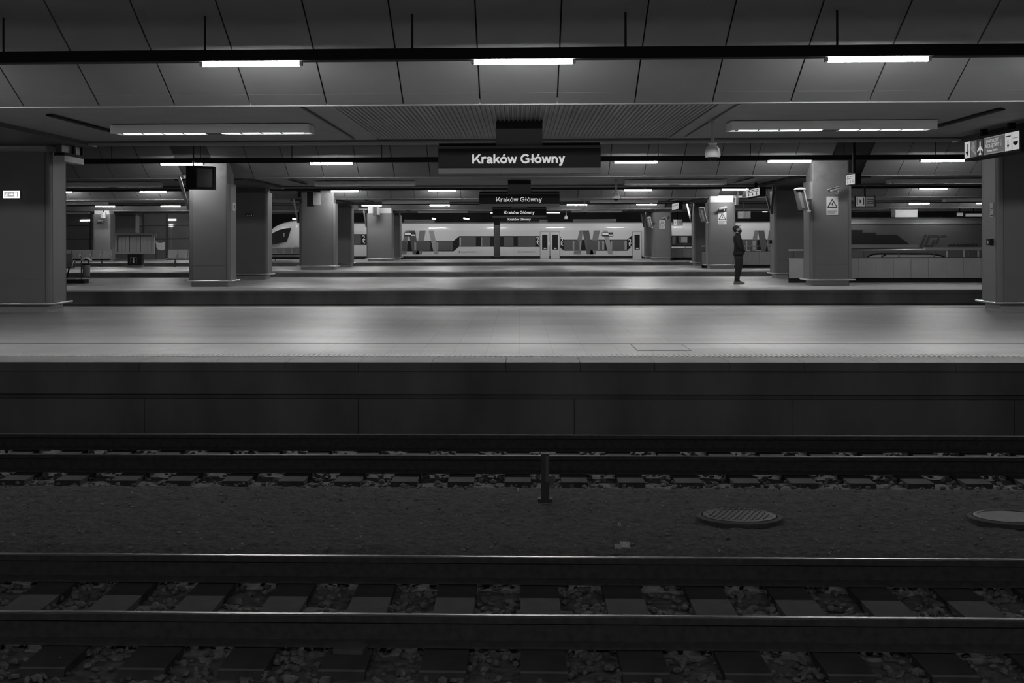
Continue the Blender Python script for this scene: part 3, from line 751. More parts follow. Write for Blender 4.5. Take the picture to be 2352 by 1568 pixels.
def front_sign(px0, px1, py0, py1, Y, label, cells=2, mats=None, zlim=None):
    x0, z1 = atY(px0, py0, Y); x1, z0 = atY(px1, py1, Y)
    t = thing('pictogram_sign', ((x0 + x1) / 2, Y, z0), label, 'sign', 'lit pictogram signs')
    m_ = (x1 - x0) * 0.03
    MB().box(x0 - m_, x1 + m_, Y, Y + 0.15, z0 - m_, z1 + m_).obj('housing', M_DARK, t)
    W = (x1 - x0) / cells; H = z1 - z0
    for k in range(cells):
        a = x0 + W * k + m_ * 0.6; b = x0 + W * (k + 1) - m_ * 0.6
        c = MB().box(a, b, Y - 0.008, Y, z0, z1).obj('lit_face', (mats or [M_LIT, M_LITDIM])[k], t)
        q = MB(); w_ = b - a
        if k == 0:
            q.box(a + w_ * .08, a + w_ * .2, Y - 0.012, Y - 0.008, z0 + H * .12, z1 - H * .12).box(b - w_ * .2, b - w_ * .08, Y - 0.012, Y - 0.008, z0 + H * .12, z1 - H * .12)
            q.prism_y([(a + w_ * .42, z0 + H * .72), (a + w_ * .6, z0 + H * .6), (a + w_ * .52, z0 + H * .3), (a + w_ * .4, z0 + H * .42)], Y - 0.012, Y - 0.008)
        else:
            for r_ in (.25, .45, .65):
                q.box(a + w_ * .16, b - w_ * .14, Y - 0.012, Y - 0.008, z0 + H * r_, z0 + H * (r_ + .07))
            q.box(b - w_ * .14, b - w_ * .08, Y - 0.012, Y - 0.008, z0 + H * .2, z0 + H * .8)
        q.obj('symbols', M_GREYINK, c)
    zl = zlim or Z_SOF + 0.01
    MB().box((x0 + x1) / 2 - 0.03, (x0 + x1) / 2 + 0.03, Y + 0.04, Y + 0.1, z1 + m_, zl).obj('hanger', M_DARK, t)
front_sign(1965, 2009.5, 451.5, 473.5, 58.5, 'twin-panel lit pictogram sign right of the large poster pillar', mats=[M_LITDIM, M_LITGREY], zlim=5.4)
front_sign(1694, 1724, 485.5, 501.5, 78.5, 'twin-panel lit pictogram sign above the head of the standing person', mats=[M_LITDIM, M_LITGREY], zlim=5.4)
front_sign(1545.5, 1567.5, 504, 517, 100.0, 'small twin-panel lit pictogram sign over the train right of the distant pillar', mats=[M_LIT, M_LITDIM])
front_sign(231, 242.5, 487.5, 500.5, 92.6, 'small twin-panel lit sign on top of the far left pillar', mats=[M_LITDIM, M_LIT], zlim=3.68)

# unlit sign box beside the left pillar of the nearest platform, running away from us
def dark_box_sign():
    X = PL['1L'][2] + 0.10
    yn = atX(149.5, 350, X)[0]; yf = atX(193, 350, X)[0]
    X = -8.45
    yn, yf = atX(148, 350, X)[0], atX(192.5, 350, X)[0]
    zt = Z_SOF - 0.02; zb = atX(192.5, 378, X)[1]
    t = thing('direction_sign', (X, (yn + yf) / 2, zb), 'unlit sign box seen edge-on from behind, fixed right of the left edge pillar', 'sign')
    fr = MB().box(X - 0.2, X, yn, yf, zb + 0.11, zb + 0.17).box(X - 0.2, X, yf - 0.08, yf, zb + 0.17, zt).box(X - 0.2, X, yf - 0.6, yf - 0.52, zb + 0.17, zt)
    fr.obj('frame', M_DARK, t)
    MB().box(X - 0.16, X - 0.05, yn, yf - 0.6, zb + 0.17, zt).obj('back_panel', M_DARK2, t)
    MB().box(X - 0.14, X - 0.05, yf - 0.52, yf - 0.08, zb + 0.17, zt).obj('end_panel', M_GREY, t)
    MB().box(X - 0.2, X + 0.001, yn, yf, zb, zb + 0.11).obj('lower_rail', M_GREY, t)
dark_box_sign()

# V braces at the pillar sides
def v_brace(X, px_node, py_node, py_top, Y, dy1, dy2, label, plate=False):
    zn = atY(px_node, py_node, Y)[1]; zt = min(atY(px_node, py_top, Y)[1], Z_SOF - 0.04)
    t = thing('v_brace', (X, Y, zn), label, 'brace', 'V braces beside the pillars')
    if plate:
        q = MB(); pr = [(Y - 0.05, zn), (Y + 0.05, zn), (Y + dy2, zt), (Y - dy1, zt)]
        q.quad_prism([(X, y, z) for y, z in pr], [(X + 0.015, y, z) for y, z in pr]); q.obj('plate', M_GREY, t)
    for d in (-dy1, dy2):
        q = MB(); y = Y + d; e = 0.045
        q.quad_prism([(X - 0.03, Y - e, zn), (X + 0.05, Y - e, zn), (X + 0.05, Y + e, zn), (X - 0.03, Y + e, zn)],
                     [(X - 0.03, y - e, zt), (X + 0.05, y - e, zt), (X + 0.05, y + e, zt), (X - 0.03, y + e, zt)])
        q.obj('strut', M_GREY if d < 0 and X < 0 else M_DARK2, t)
v_brace(X_at(2277, 28.6), 2277, 448, 358, 28.5, 0.42, 0.42, 'dark V-shaped brace under the lit direction sign at the right edge pillar', plate=True)
v_brace(X_at(1769, 52.2), 1769, 491, 424, 52.0, 0.5, 1.55, 'dark slanted V brace left of the shaded pillar right of the person')
v_brace(X_at(433, 43.9), 433, 482, 410, 43.9, 1.25, 0.9, 'pale slanted V brace left of the pillar behind the hanging monitor')
v_brace(X_at(684, 68.2), 684, 512, 452, 68.2, 1.3, 1.0, 'pale slanted V brace left of the wide pillar on the third platform')
v_brace(X_at(840.5, 94), 840.5, 522, 482, 94.0, 1.5, 1.0, 'pale slanted V brace left of the white-topped distant pillar')
v_brace(X_at(1586.5, 76), 1586.5, 508, 466, 76.0, 0.5, 1.9, 'dark slanted V brace left of the dim rear pillar of the third platform')
v_brace(X_at(1478, 101.8), 1478, 522, 489, 101.8, 0.5, 2.2, 'thin dark V brace above the second train door')

# hanging monitors
def monitor(px0, pxm, px1, py0, py1, Y, label, pole_px=None, screen=False, Yd=0.25):
    """a dark box turned a little: two upright faces meet at pxm"""
    x0, z1 = atY(px0, py0, Y); x1, z0 = atY(px1, py1, Y); xm = atY(pxm, py0, Y)[0]
    t = thing('hanging_monitor', ((x0 + x1) / 2, Y, z0), label, 'monitor', 'hanging monitors')
    if pxm <= px0 + 0.5: xm = x0
    prof = [(xm, Y), (x1, Y + Yd), (x1, Y + Yd + 0.35), (x0, Y + 0.35), (x0, Y + 0.1)] if xm > x0 else [(x0, Y), (x1, Y + 0.03), (x1, Y + 0.4), (x0, Y + 0.4)]
    MB().prism_z(prof, z0, z1).obj('case', M_DARK, t, bevel=0.01)
    if not screen:
        f = (Y + Yd) ; W = x1 - xm
        q = MB().quad_prism([(xm + W * .08, Y + Yd * .08 - 0.006, z0 + (z1 - z0) * .1), (xm + W * .92, Y + Yd * .92 - 0.006, z0 + (z1 - z0) * .1), (xm + W * .92, Y + Yd * .92 - 0.006, z1 - (z1 - z0) * .1), (xm + W * .08, Y + Yd * .08 - 0.006, z1 - (z1 - z0) * .1)],
                            [(xm + W * .08, Y + Yd * .08 + 0.01, z0 + (z1 - z0) * .1), (xm + W * .92, Y + Yd * .92 + 0.01, z0 + (z1 - z0) * .1), (xm + W * .92, Y + Yd * .92 + 0.01, z1 - (z1 - z0) * .1), (xm + W * .08, Y + Yd * .08 + 0.01, z1 - (z1 - z0) * .1)])
        q.obj('screen', mat('dark_screen', 0.015, 0.25), t)
    X = atY(pole_px, py0, Y)[0] if pole_px else (x0 + x1) / 2
    MB().tube([(X, Y + 0.2, z1 - 0.02), (X, Y + 0.2, zw(min(range(4), key=lambda q: abs(WING[q] - Y)), Y + 0.2) + 0.04)], 0.022, 8).obj('pole', M_DARK, t)
    return t, x0, x1, z0, z1
monitor(424.5, 450, 483.5, 380.5, 434, 42.2, 'black hanging departure monitor in front of the left pillar of the second platform', pole_px=441, Yd=0.45)
t, x0, x1, z0, z1 = monitor(705, 705, 719, 441, 473.5, 66.9, 'narrow hanging monitor with pale side screen at the wide pillar on the third platform', screen=True)
xr = atY(734.5, 450, 66.9)[0]
MB().quad_prism([(x1, 66.93, z0 + 0.06), (xr, 67.12, z0 + 0.06), (xr, 67.16, z0 + 0.06), (x1, 67.2, z0 + 0.06)], [(x1, 66.93, z1), (xr, 67.12, z1 - 0.08), (xr, 67.16, z1 - 0.08), (x1, 67.2, z1)]).obj('side_screen', mat('pale_screen', 0.2, 0.4), t)
t, x0, x1, z0, z1 = monitor(856.5, 856.5, 865.5, 474.5, 495.5, 92.4, 'narrow hanging monitor below a tube light at the white-topped distant pillar', screen=True)
xr = atY(871.5, 480, 92.4)[0]
MB().quad_prism([(x1, 92.43, z0 + 0.06), (xr, 92.6, z0 + 0.06), (xr, 92.64, z0 + 0.06), (x1, 92.7, z0 + 0.06)], [(x1, 92.43, z1), (xr, 92.6, z1 - 0.04), (xr, 92.64, z1 - 0.04), (x1, 92.7, z1)]).obj('side_screen', mat('pale_screen', 0.2, 0.4), t)

# tilted display cases with white end caps
def display(px0, px1, py0, py1, Y, label, yp):
    x0, z1 = atY(px0, py0, Y); x1, z0 = atY(px1, py1, Y)
    W, H = x1 - x0, z1 - z0
    lean = W * 0.34
    t = thing('display_case', ((x0 + x1) / 2, Y, z0), label, 'display', 'tilted display cases')
    def P(u, v): return (x0 + lean * (1 - v) + (W - lean) * u, z0 + H * v)
    def quad(u0, u1, v0, v1): return [P(u0, v0), P(u1, v0), P(u1, v1), P(u0, v1)]
    b = MB().prism_y(quad(0.0, 0.8, 0.07, 0.93), Y, Y + 0.3); b.obj('glass_box', mat('display_glass', 0.09, 0.25), t)
    MB().prism_y(quad(0.2, 0.48, 0.14, 0.82), Y - 0.006, Y + 0.01).obj('inner_panel', mat('display_inner', 0.18, 0.5), t)
    MB().prism_y(quad(0.74, 0.84, 0.06, 0.94), Y - 0.03, Y + 0.02).obj('white_edge', M_CAPWHITE, t)
    for v, zc in ((0.97, 1), (0.03, -1)):
        a = P(0.0 if zc > 0 else 0.55, v); c = P(1.0, v)
        n = 8
        pr = [(a[0], a[1] - zc * H * 0.03), (c[0], c[1] - zc * H * 0.03 + 0.0)] + [(a[0] + (c[0] - a[0]) * (1 - k / n), a[1] - zc * H * 0.03 + zc * H * 0.085 * math.sin(PI * k / n) ** 0.6) for k in range(1, n)]
        MB().prism_y(pr, Y - 0.04, Y + 0.3).obj('end_cap', M_CAPWHITE, t)
    MB().box(P(0.8, .5)[0], P(0.8, .5)[0] + 0.22, Y + 0.28, yp + 0.02, P(0.8, .45)[1], P(0.8, .55)[1]).obj('wall_arm', M_DARK2, t)
display(1826, 1863.5, 431.5, 486, 43.0, 'large tilted display case with white caps left of the poster pillar', 43.6)
display(1605, 1628, 476, 511.5, 67.6, 'tilted display case with white caps left of the bright-topped pillar', 68.0)
display(1485, 1501, 498, 523.5, 94.0, 'small tilted display case left of the distant poster pillar', 94.5)

# ------------------------------------------------------------------ stair parapets with handrails
def parapet(px0, px1, py_top, py_bot, py_base, py_rail, Y, label, pitch=0.53):
    x0 = atY(px0, py_top, Y)[0]; x1 = atY(px1, py_top, Y)[0]
    zt = atY((px0 + px1) / 2, py_top, Y)[1]; zb = atY((px0 + px1) / 2, py_bot, Y)[1]; zr = atY((px0 + px1) / 2, py_rail, Y)[1]
    t = thing('stair_parapet', ((x0 + x1) / 2, Y, 0), label, 'parapet', 'stair parapets')
    w_ = MB(); x = x0
    while x < x1 - 0.01:
        w_.box(x + 0.004, min(x + pitch - 0.004, x1), Y, Y + 0.05, zb, zt - 0.02); x += pitch
    w_.obj('wall_panels', mat('parapet_panel', 0.33, 0.6, var=0.06, scale=2), t)
    MB().box(x0, x1, Y + 0.04, Y + 0.10, 0.0, zt - 0.03).obj('inner_frame', M_DARK, t)
    MB().box(x0, x1, Y - 0.01, Y + 0.10, zt - 0.02, zt + 0.005).obj('ledge', M_DARK2, t)
    MB().tube([(x0, Y + 0.04, zr), (x1, Y + 0.04, zr)], 0.028, 10).obj('handrail', M_STEEL, t, smooth=True)
    x = x0 + 0.15
    while x < x1:
        MB().box(x - 0.015, x + 0.015, Y + 0.03, Y + 0.06, zt, zr - 0.01).obj('baluster', M_DARK2, t); x += 1.07
    return t
PARA = parapet(1812, 2420, 590.5, 638.5, 648.5, 573.5, 46.6, 'long pale stair parapet with steel handrail right of the poster pillar')
parapet(1612, 1840, 576.5, 608, 617, 565, 70.4, 'stair parapet with handrail directly behind the standing person')
parapet(1530, 1640, 570, 591, 596, 560.5, 96.4, 'distant stair parapet between the two right-hand pillars in front of the train')
# the escalator behind the first parapet: its rounded balustrade shows in the gap under the handrail
t = thing('escalator', (11.5, 48.6, 0), 'pale rounded escalator balustrade seen under the long parapet handrail', 'escalator')
def esc(p): return (atY(p[0], p[1], 48.6)[0], 48.6, atY(p[0], p[1], 48.6)[1])
pts = [esc(p) for p in ((1990, 594), (1996, 588), (2004, 584.5), (2018, 583), (2060, 583), (2135, 583.3), (2150, 585), (2163, 588), (2176, 594))]
prof = [(p[0], p[2]) for p in pts] + [(pts[-1][0], 0.0), (pts[0][0], 0.0)]
MB().prism_y(prof, 48.58, 48.62).obj('balustrade', mat('escalator_panel', 0.5, 0.35), t)
MB().tube(pts, 0.03, 8).obj('handrail', M_DARK, t, smooth=True)
pts2 = [esc(p) for p in ((2022, 594), (2026, 588), (2034, 584.3))]
MB().tube([(a, 48.55, c) for a, b, c in pts2], 0.02, 8).obj('post', M_DARK, t)
a = atY(2123, 571.3, 46.65); b = atY(2420, 571.3, 46.65); zl = atY(2200, 590.5, 46.6)[1]
t = PARA
MB().box(a[0], b[0], 46.60, 46.70, a[1] - 0.045, a[1] + 0.045).obj('upper_handrail', M_STEEL, t)
for px in (2175, 2214, 2247):
    X = atY(px, 580, 46.65)[0]; MB().box(X - 0.02, X + 0.02, 46.63, 46.67, zl + 0.005, a[1] - 0.045).obj('post', M_GREY, t)

# ------------------------------------------------------------------ timetable board, benches, bin on the left
Y = 75.3
x0, z1 = atY(264.5, 535, Y); x1, z0 = atY(354.5, 583, Y)
t = thing('timetable_board', ((x0 + x1) / 2, Y, 0), 'wide pale timetable board on a dark pedestal at the far left', 'board')
fr = MB().box(x0, x1, Y, Y + 0.15, z1 - 0.13, z1).box(x0, x1, Y, Y + 0.15, z0, z0 + 0.10).box(x0, x0 + 0.09, Y, Y + 0.15, z0 + 0.1, z1 - 0.13).box(x1 - 0.15, x1, Y, Y + 0.15, z0 + 0.1, z1 - 0.13)
fr.obj('frame', M_GREY, t)
MB().box(x0 + 0.09, x1 - 0.15, Y + 0.1, Y + 0.14, z0 + 0.1, z1 - 0.13).obj('back_sheet', M_DARK2, t)
W = (x1 - 0.16 - x0 - 0.15) / 9
for k in range(9):
    a = x0 + 0.15 + W * k
    MB().box(a + (0.03 if k % 3 == 0 and k else 0.006), a + W - 0.006, Y + 0.025, Y + 0.1, z0 + 0.11, z1 - 0.17).obj('timetable_sheet', mat('timetable_paper', 0.42, 0.7, var=0.1, scale=30), t)
pa, pz = atY(293, 583, Y); pb, _ = atY(325.5, 583, Y)
MB().box(pa, pb, Y + 0.02, Y + 0.4, 0.09, z0).obj('pedestal', M_DARK, t)
MB().box(pa - 0.01, pb + 0.01, Y - 0.05, Y + 0.45, 0.0, 0.09).obj('base', M_CONC, t)
ia, iz1 = atY(299.5, 590.5, Y); ib, iz0 = atY(313.5, 605, Y)
q = MB().box(ia, ia + 0.02, Y + 0.005, Y + 0.02, iz0, iz1).box(ib - 0.02, ib, Y + 0.005, Y + 0.02, iz0, iz1).box(ia, ib, Y + 0.005, Y + 0.02, iz1 - 0.02, iz1)
q.obj('notice_frame', M_GREY, t)
mx = (ia + ib) / 2
q = MB().box(mx - 0.035, mx + 0.035, Y + 0.004, Y + 0.02, iz0 + 0.02, iz0 + 0.2).ball((mx, Y + 0.012, iz0 + 0.26), 0.03, 0.01, 0.035, 8, 6)
q.obj('figure_symbol', M_PAPER, t)
kx, kz = atY(357, 538, Y)
MB().box(x1, kx + 0.05, Y + 0.03, Y + 0.12, kz - 0.1, kz + 0.04).obj('side_lamp', M_GREY, t)

def bench(x0, Y, n, label, facing=-1, seatw=0.52, group='platform benches', legs=None):
    """a row of joined metal seats; facing -1 turns the seats to the camera, +1 away"""
    t = thing('bench', (x0 + n * seatw / 2, Y, 0), label, 'bench', group)
    for k in range(n):
        a = x0 + k * seatw + 0.02; b = a + seatw - 0.04; s = facing
        MB().box(a, b, Y + s * 0.42, Y, 0.42, 0.45).obj('seat', mat('bench_steel', 0.42, 0.4, metal=0.4), t, bevel=0.01)
        bk = MB(); pr = [(Y - s * 0.0, 0.47), (Y - s * 0.03, 0.47), (Y - s * 0.13, 0.86), (Y - s * 0.10, 0.86)]
        bk.prism_x(pr, a, b).obj('backrest', mat('bench_steel', 0.42, 0.4), t)
        MB().tube([(b + 0.02, Y, 0.46), (b + 0.02, Y + s * 0.05, 0.62), (b + 0.02, Y + s * 0.36, 0.64), (b + 0.02, Y + s * 0.42, 0.45)], 0.016, 6).obj('armrest', M_STEEL, t, smooth=True)
    MB().box(x0, x0 + n * seatw, Y + facing * 0.25, Y + facing * 0.15, 0.36, 0.42).obj('beam', M_DARK, t)
    MB().box(x0, x0 + n * seatw, Y - facing * 0.10, Y - facing * 0.13, 0.85, 0.88).obj('top_rail', M_STEEL, t)
    for xx in (legs or (x0 + 0.4, x0 + n * seatw - 0.5)):
        MB().tube([(xx + 0.05, Y + facing * 0.2, 0.37), (xx, Y + facing * 0.3, 0.0)], 0.025, 6).obj('leg', M_DARK2, t)
        MB().tube([(xx + 0.05, Y + facing * 0.2, 0.37), (xx + 0.03, Y + facing * 0.02, 0.0)], 0.025, 6).obj('leg', M_DARK2, t)
xl = atY(151, 590, 75.2)[0]
bench(xl - 0.3, 75.4, 5, 'row of pale metal seats behind the litter bin at the far left')
xl = atY(380, 590, 75.2)[0]
bench(xl, 75.6, 4, 'row of metal seats right of the timetable board')
xl = atY(617, 585, 99.0)[0]
bench(xl, 99.0, 6, 'row of metal seats in front of the white train nose', facing=1)
# bench on the second platform, mostly hidden by the left pillar
bx = atY(176, 620, 50.2)[0]
bench(bx - 1.6, 50.4, 3, 'dark bench end peeking out right of the left edge pillar', facing=-1, group=None) if False else None
t = thing('bench', (bx - 0.8, 50.3, 0), 'dark bench end peeking out right of the left edge pillar, beside the bin', 'bench')
MB().box(bx - 1.6, bx - 0.18, 50.1, 50.6, 0.42, 0.47).obj('seat', M_DARK2, t)
MB().prism_x([(50.6, 0.5), (50.65, 0.5), (50.75, 0.92), (50.70, 0.92)], bx - 1.6, bx - 0.28).obj('backrest', mat('bench_back_grey', 0.2, 0.5), t)
MB().tube([(bx - 0.16, 50.62, 0.47), (bx - 0.16, 50.5, 0.68), (bx - 0.14, 50.2, 0.66), (bx - 0.12, 50.08, 0.42)], 0.02, 8).obj('armrest', M_STEEL, t, smooth=True)
for xx in (bx - 1.3, bx - 0.3):
    MB().tube([(xx, 50.35, 0.42), (xx - 0.05, 50.2, 0.0)], 0.03, 6).obj('leg', M_DARK, t)
# low dark planter-like plinth next to it
xa = atY(120, 640, 47.0)[0]; xb = atY(193.5, 640, 47.0)[0]
t = thing('low_plinth', ((xa + xb) / 2, 47.0, 0), 'low black plinth with pale top edge on the second platform beside the left edge pillar', 'plinth')
MB().box(xa, xb, 47.0, 47.5, 0.0, 0.13).obj('block', M_DARK, t)
MB().box(xa, xb - 0.25, 46.99, 47.5, 0.13, 0.15).obj('top_edge', M_GREY, t)
# litter bin
Y = 49.8
xc = atY(198.5, 620, Y)[0]
t = thing('litter_bin', (xc, Y, 0), 'grey litter bin under a small pitched lid beside the left edge pillar', 'bin')
MB().lathe([(0.115, 0.0), (0.12, 0.02), (0.125, 0.40), (0.12, 0.41)], (xc, Y, 0.14), 18).obj('body', mat('bin_grey', 0.2, 0.5), t, smooth=True)
MB().lathe([(0.127, 0.0), (0.127, 0.045)], (xc, Y, 0.54), 18).obj('rim', M_DARK, t)
ld = MB().prism_y([(xc - 0.16, 0.70), (xc - 0.03, 0.80), (xc + 0.03, 0.80), (xc + 0.16, 0.70), (xc + 0.16, 0.685), (xc, 0.775), (xc - 0.16, 0.685)], Y - 0.13, Y + 0.13)
ld.obj('lid', M_WHITE, t)
MB().box(xc - 0.185, xc - 0.155, Y - 0.02, Y + 0.02, 0.0, 0.72).obj('post', M_DARK2, t)
MB().box(xc - 0.155, xc - 0.11, Y - 0.015, Y + 0.015, 0.42, 0.45).obj('bracket', M_DARK2, t)
MB().box(xc + 0.06, xc + 0.09, Y - 0.02, Y + 0.02, 0.55, 0.72).obj('lid_stay', M_DARK2, t)

# far left glazed screen behind the platforms, with street lights beyond it
gy = 110.0
gl = MB()
for px in (209, 262, 330, 384, 440):
    X = atY(px, 520, gy)[0]; gl.box(X - 0.05, X + 0.05, gy - 0.06, gy + 0.06, BED, 4.6)
for py in (518, 548.5):
    z = atY(300, py, gy)[1]; gl.box(-36, -19, gy - 0.05, gy + 0.05, z - 0.03, z + 0.03)
wn = gl.obj('window_1', mat('mullion_grey', 0.10, 0.6)); wn['kind'] = 'structure'
MGL = mat('night_glass', 0.012, 0.12); 
pane = MB().box(-36, -19, gy + 0.0, gy + 0.012, BED, 4.6).obj('pane', MGL, wn)
bsd = MGL.node_tree.nodes['Principled BSDF']; bsd.inputs['Transmission Weight'].default_value = 0.75
bsd.inputs['Base Color'].default_value = (0.8, 0.8, 0.8, 1); bsd.inputs['IOR'].default_value = 1.25
def far_tube(px0, px1, py, Y, label, dz=0.0, r=0.05):
    a = atY(px0, py, Y); b = atY(px1, py + dz, Y)
    t = thing('distant_tube_light', (a[0], Y, a[1]), label, 'light', 'distant tube lights beyond the platforms')
    MB().tube([(a[0], Y, a[1]), (b[0], Y, b[1])], r, 8).obj('tube', M_LAMP, t)
    MB().box(a[0], b[0], Y - 0.05, Y + 0.05, max(a[1], b[1]) + 0.055, max(a[1], b[1]) + 0.13).obj('housing', M_DARK, t)
    MB().tube([((a[0] + b[0]) / 2, Y, max(a[1], b[1]) + 0.12), ((a[0] + b[0]) / 2, Y, 5.38)], 0.015, 6).obj('hanger_rod', M_DARK, t)
far_tube(184.5, 208, 506.5, 113, 'distant tube light left of the far left pillar, behind glass', dz=-0.7)
far_tube(386, 404.5, 504.7, 113, 'distant tube light above the lamp post right of the timetable board')
far_tube(672, 683, 502.5, 112, 'distant tube light above the white train nose')
far_tube(1127, 1133, 488.3, 117.5, 'short visible end of a distant tube light left of the third station sign')
far_tube(1255.5, 1286, 488, 117.5, 'distant tube light right of the third station sign')
far_tube(992.5, 1001, 501.5, 118, 'short slanted distant tube light over the train, left one of two', dz=1.5)
far_tube(1064.5, 1077.5, 501, 118, 'slanted distant tube light over the train, right one of two', dz=2.2)
far_tube(1751, 1762.5, 485.2, 112, 'distant tube light left of the shaded pillar right of the person')
# lamp post
a = atY(393, 519, 116); t = thing('street_lamp', (a[0], 116, BED), 'bright twin-headed lamp post beyond the glass right of the timetable board', 'lamp')
MB().tube([(a[0], 116, BED), (a[0], 116, a[1])], 0.05, 8).obj('post', M_GREY, t)
MB().box(a[0] - 0.14, a[0] + 0.14, 115.9, 116.1, a[1], a[1] + 0.1).obj('lamp_head', M_LAMP, t)
b_ = atY(399.5, 516.3, 116); MB().box(b_[0] - 0.07, b_[0] + 0.07, 115.9, 116.1, b_[1] - 0.03, b_[1] + 0.03).obj('lamp_head', M_EXIT2, t)
# pale hanging sheet
Y = 106.5
pp = [(357, 551.5), (360, 556), (364, 557.6), (370, 557.9), (375, 556.6), (378.7, 555.3), (379, 572), (374, 575), (363, 573), (359.5, 569)]
MB().prism_y([atY(a, b, Y) for a, b in pp], Y, Y + 0.03)
t = thing('hanging_sheet', (atY(368, 575, Y)[0], Y, atY(368, 575, Y)[1]), 'pale fabric sheet with sagging top edge right of the timetable board', 'sheet')
MB().prism_y([atY(a, b, Y) for a, b in pp], Y, Y + 0.03).obj('cloth', mat('pale_cloth', 0.7, 0.8), t)
for a, b in ((357.5, 552), (378.5, 555.5)):
    p = atY(a, b, Y); MB().box(p[0] - 0.02, p[0] + 0.02, Y + 0.03, Y + 0.08, BED, p[1] + 0.03).obj('post', M_DARK2, t)

# ------------------------------------------------------------------ the white train
TY = 105.6
def T(px, py): return atY(px, py, TY)
Z_ROOF = T(1193, 513)[1]; Z_CANT = T(1193, 529)[1]; Z_SILL = T(1193, 588.5)[1]
M_TRAIN = mat('train_white_paint', 0.52, 0.3, var=0.02, scale=1)
M_TCANT = mat('train_roof_paint', 0.58, 0.10, var=0.02, scale=1)
M_TBAND = mat('train_window_band', 0.012, 0.4, spec=0.15)
M_TPANE = mat('train_window_pane', 0.075, 0.3, spec=0.3)
M_TUND = mat('train_underframe', 0.05, 0.6)
M_L1 = mat('livery_dark_grey', 0.07, 0.3); M_L2 = mat('livery_mid_grey', 0.15, 0.3); M_L3 = mat('livery_light_grey', 0.24, 0.3)
def profile():
    pr = [(TY, Z_SILL), (TY, Z_CANT)]
    H_ = Z_ROOF - Z_CANT
    for k in range(1, 13):
        v = k / 12
        pr.append((TY + H_ * (0.07 * v + 0.24 * v * v), Z_CANT + H_ * v))
    pr.append((TY + 0.75, Z_ROOF + 0.10))
    back = [(2 * TY + 2.85 - y, z) for y, z in reversed(pr)]
    return pr + back
def car(px0, px1, label):
    x0, x1 = T(px0, 560)[0], T(px1, 560)[0]
    t = thing('train_car', ((x0 + x1) / 2, TY + 1.4, BED), label, 'train', 'cars of the white train')
    side = [(TY, Z_SILL), (TY, Z_CANT), (TY + 2.85, Z_CANT), (TY + 2.85, Z_SILL)]
    MB().prism_x(side, x0, x1).obj('body_shell', M_TRAIN, t)
    MB().prism_x([(TY, Z_CANT)] + [p for p in profile() if p[1] > Z_CANT + 1e-4] + [(TY + 2.85, Z_CANT)], x0, x1).obj('roof_shell', M_TCANT, t, smooth=True).data.set_sharp_from_angle(angle=math.radians(35))
    MB().box(x0 + 0.2, x1 - 0.2, TY + 0.12, TY + 2.7, BED + 0.35, Z_SILL).obj('underframe', M_TUND, t)
    MB().box(x0, x1, TY - 0.012, TY + 0.01, T(1193, 588)[1] - 0.03, T(1193, 587.5)[1]).obj('skirt_edge', M_L1, t)
    for q in ((x0 + 2.5), (x1 - 2.5)):
        b = MB()
        for s in (-0.9, 0.9): b.tube([(q + s, TY + 0.5, BED + 0.6), (q + s, TY + 0.63, BED + 0.6)], 0.42, 16)
        b.obj('wheels', M_TUND, t)
    return t, x0, x1
def plate(parent, name, pts, material, lift, thick=0.006):
    """a flat piece laid on the train side; points are photo pixels on that side"""
    return MB().prism_y([T(a, b) for a, b in pts], TY - lift - thick, TY - lift).obj(name, material, parent)
def rpane(parent, px0, px1, py0, py1, material=None, lift=0.012, blinds=()):
    r = 1.5
    pts = [(px0 + r, py0), (px1 - r, py0), (px1, py0 + r), (px1, py1 - r), (px1 - r, py1), (px0 + r, py1), (px0, py1 - r), (px0, py0 + r)]
    p = plate(parent, 'window', pts, material or M_TPANE, lift)
    for a, b in blinds:
        plate_sub = MB().prism_y([T(a, py0 + 2), T(b, py0 + 2), T(b, py1 - 1), T(a, py1 - 1)], TY - lift - 0.010, TY - lift - 0.006).obj('curtain', M_L3, p)
    return p
def livery(parent, dx, clip=None):
    def s(pts, m_):
        plate(parent, 'livery_stripe', [(a + dx, b) for a, b in pts], m_, 0.008)
    def b4(x0, x1, x2, x3): return [(x0, 529), (x1, 529), (x3, 584), (x2, 584)]
    s(b4(1363.8, 1377.7, 1355.2, 1368.3), M_L2)      # leaning left
    s(b4(1331.2, 1338.4, 1317.0, 1333.5), M_L2)
    s(b4(1337.9, 1352.7, 1347.8, 1363.0), M_L1)
    s(b4(1384.4, 1395.5, 1396.9, 1407.6), M_L3)
def led(parent, px0, px1, py0, py1):
    p = plate(parent, 'destination_display', [(px0, py0), (px1, py0), (px1, py1), (px0, py1)], M_INK, 0.016, 0.02)
    z = lambda a, b, c, d: MB().prism_y([T(a, b), T(c, b), T(c, d), T(a, d)], TY - 0.040, TY - 0.036)
    w_ = px1 - px0
    z(px0 + w_ * .04, py0 + 1.2, px0 + w_ * .58, py0 + 6).obj('lit_characters', M_LIT, p)
    z(px0 + w_ * .60, py0 + 5, px1 - 1, py1 - 1).obj('lit_characters', M_LIT, p)
def class_mark(parent, px, py0, py1):
    c = T(px, (py0 + py1) / 2); H = (py1 - py0) / 32.0
    text_obj('class_number', '2', H * 0.85, M_PAPER, parent, (c[0], TY - 0.022, c[1] + H * 0.24), depth=0.006, bold=0.004)
    MB().box(c[0] - 0.07, c[0] + 0.03, TY - 0.026, TY - 0.016, c[1] - H * 0.5, c[1] - H * 0.08).box(c[0] - 0.07, c[0] + 0.09, TY - 0.026, TY - 0.016, c[1] - H * 0.5, c[1] - H * 0.36).obj('seat_symbol', M_PAPER, parent)
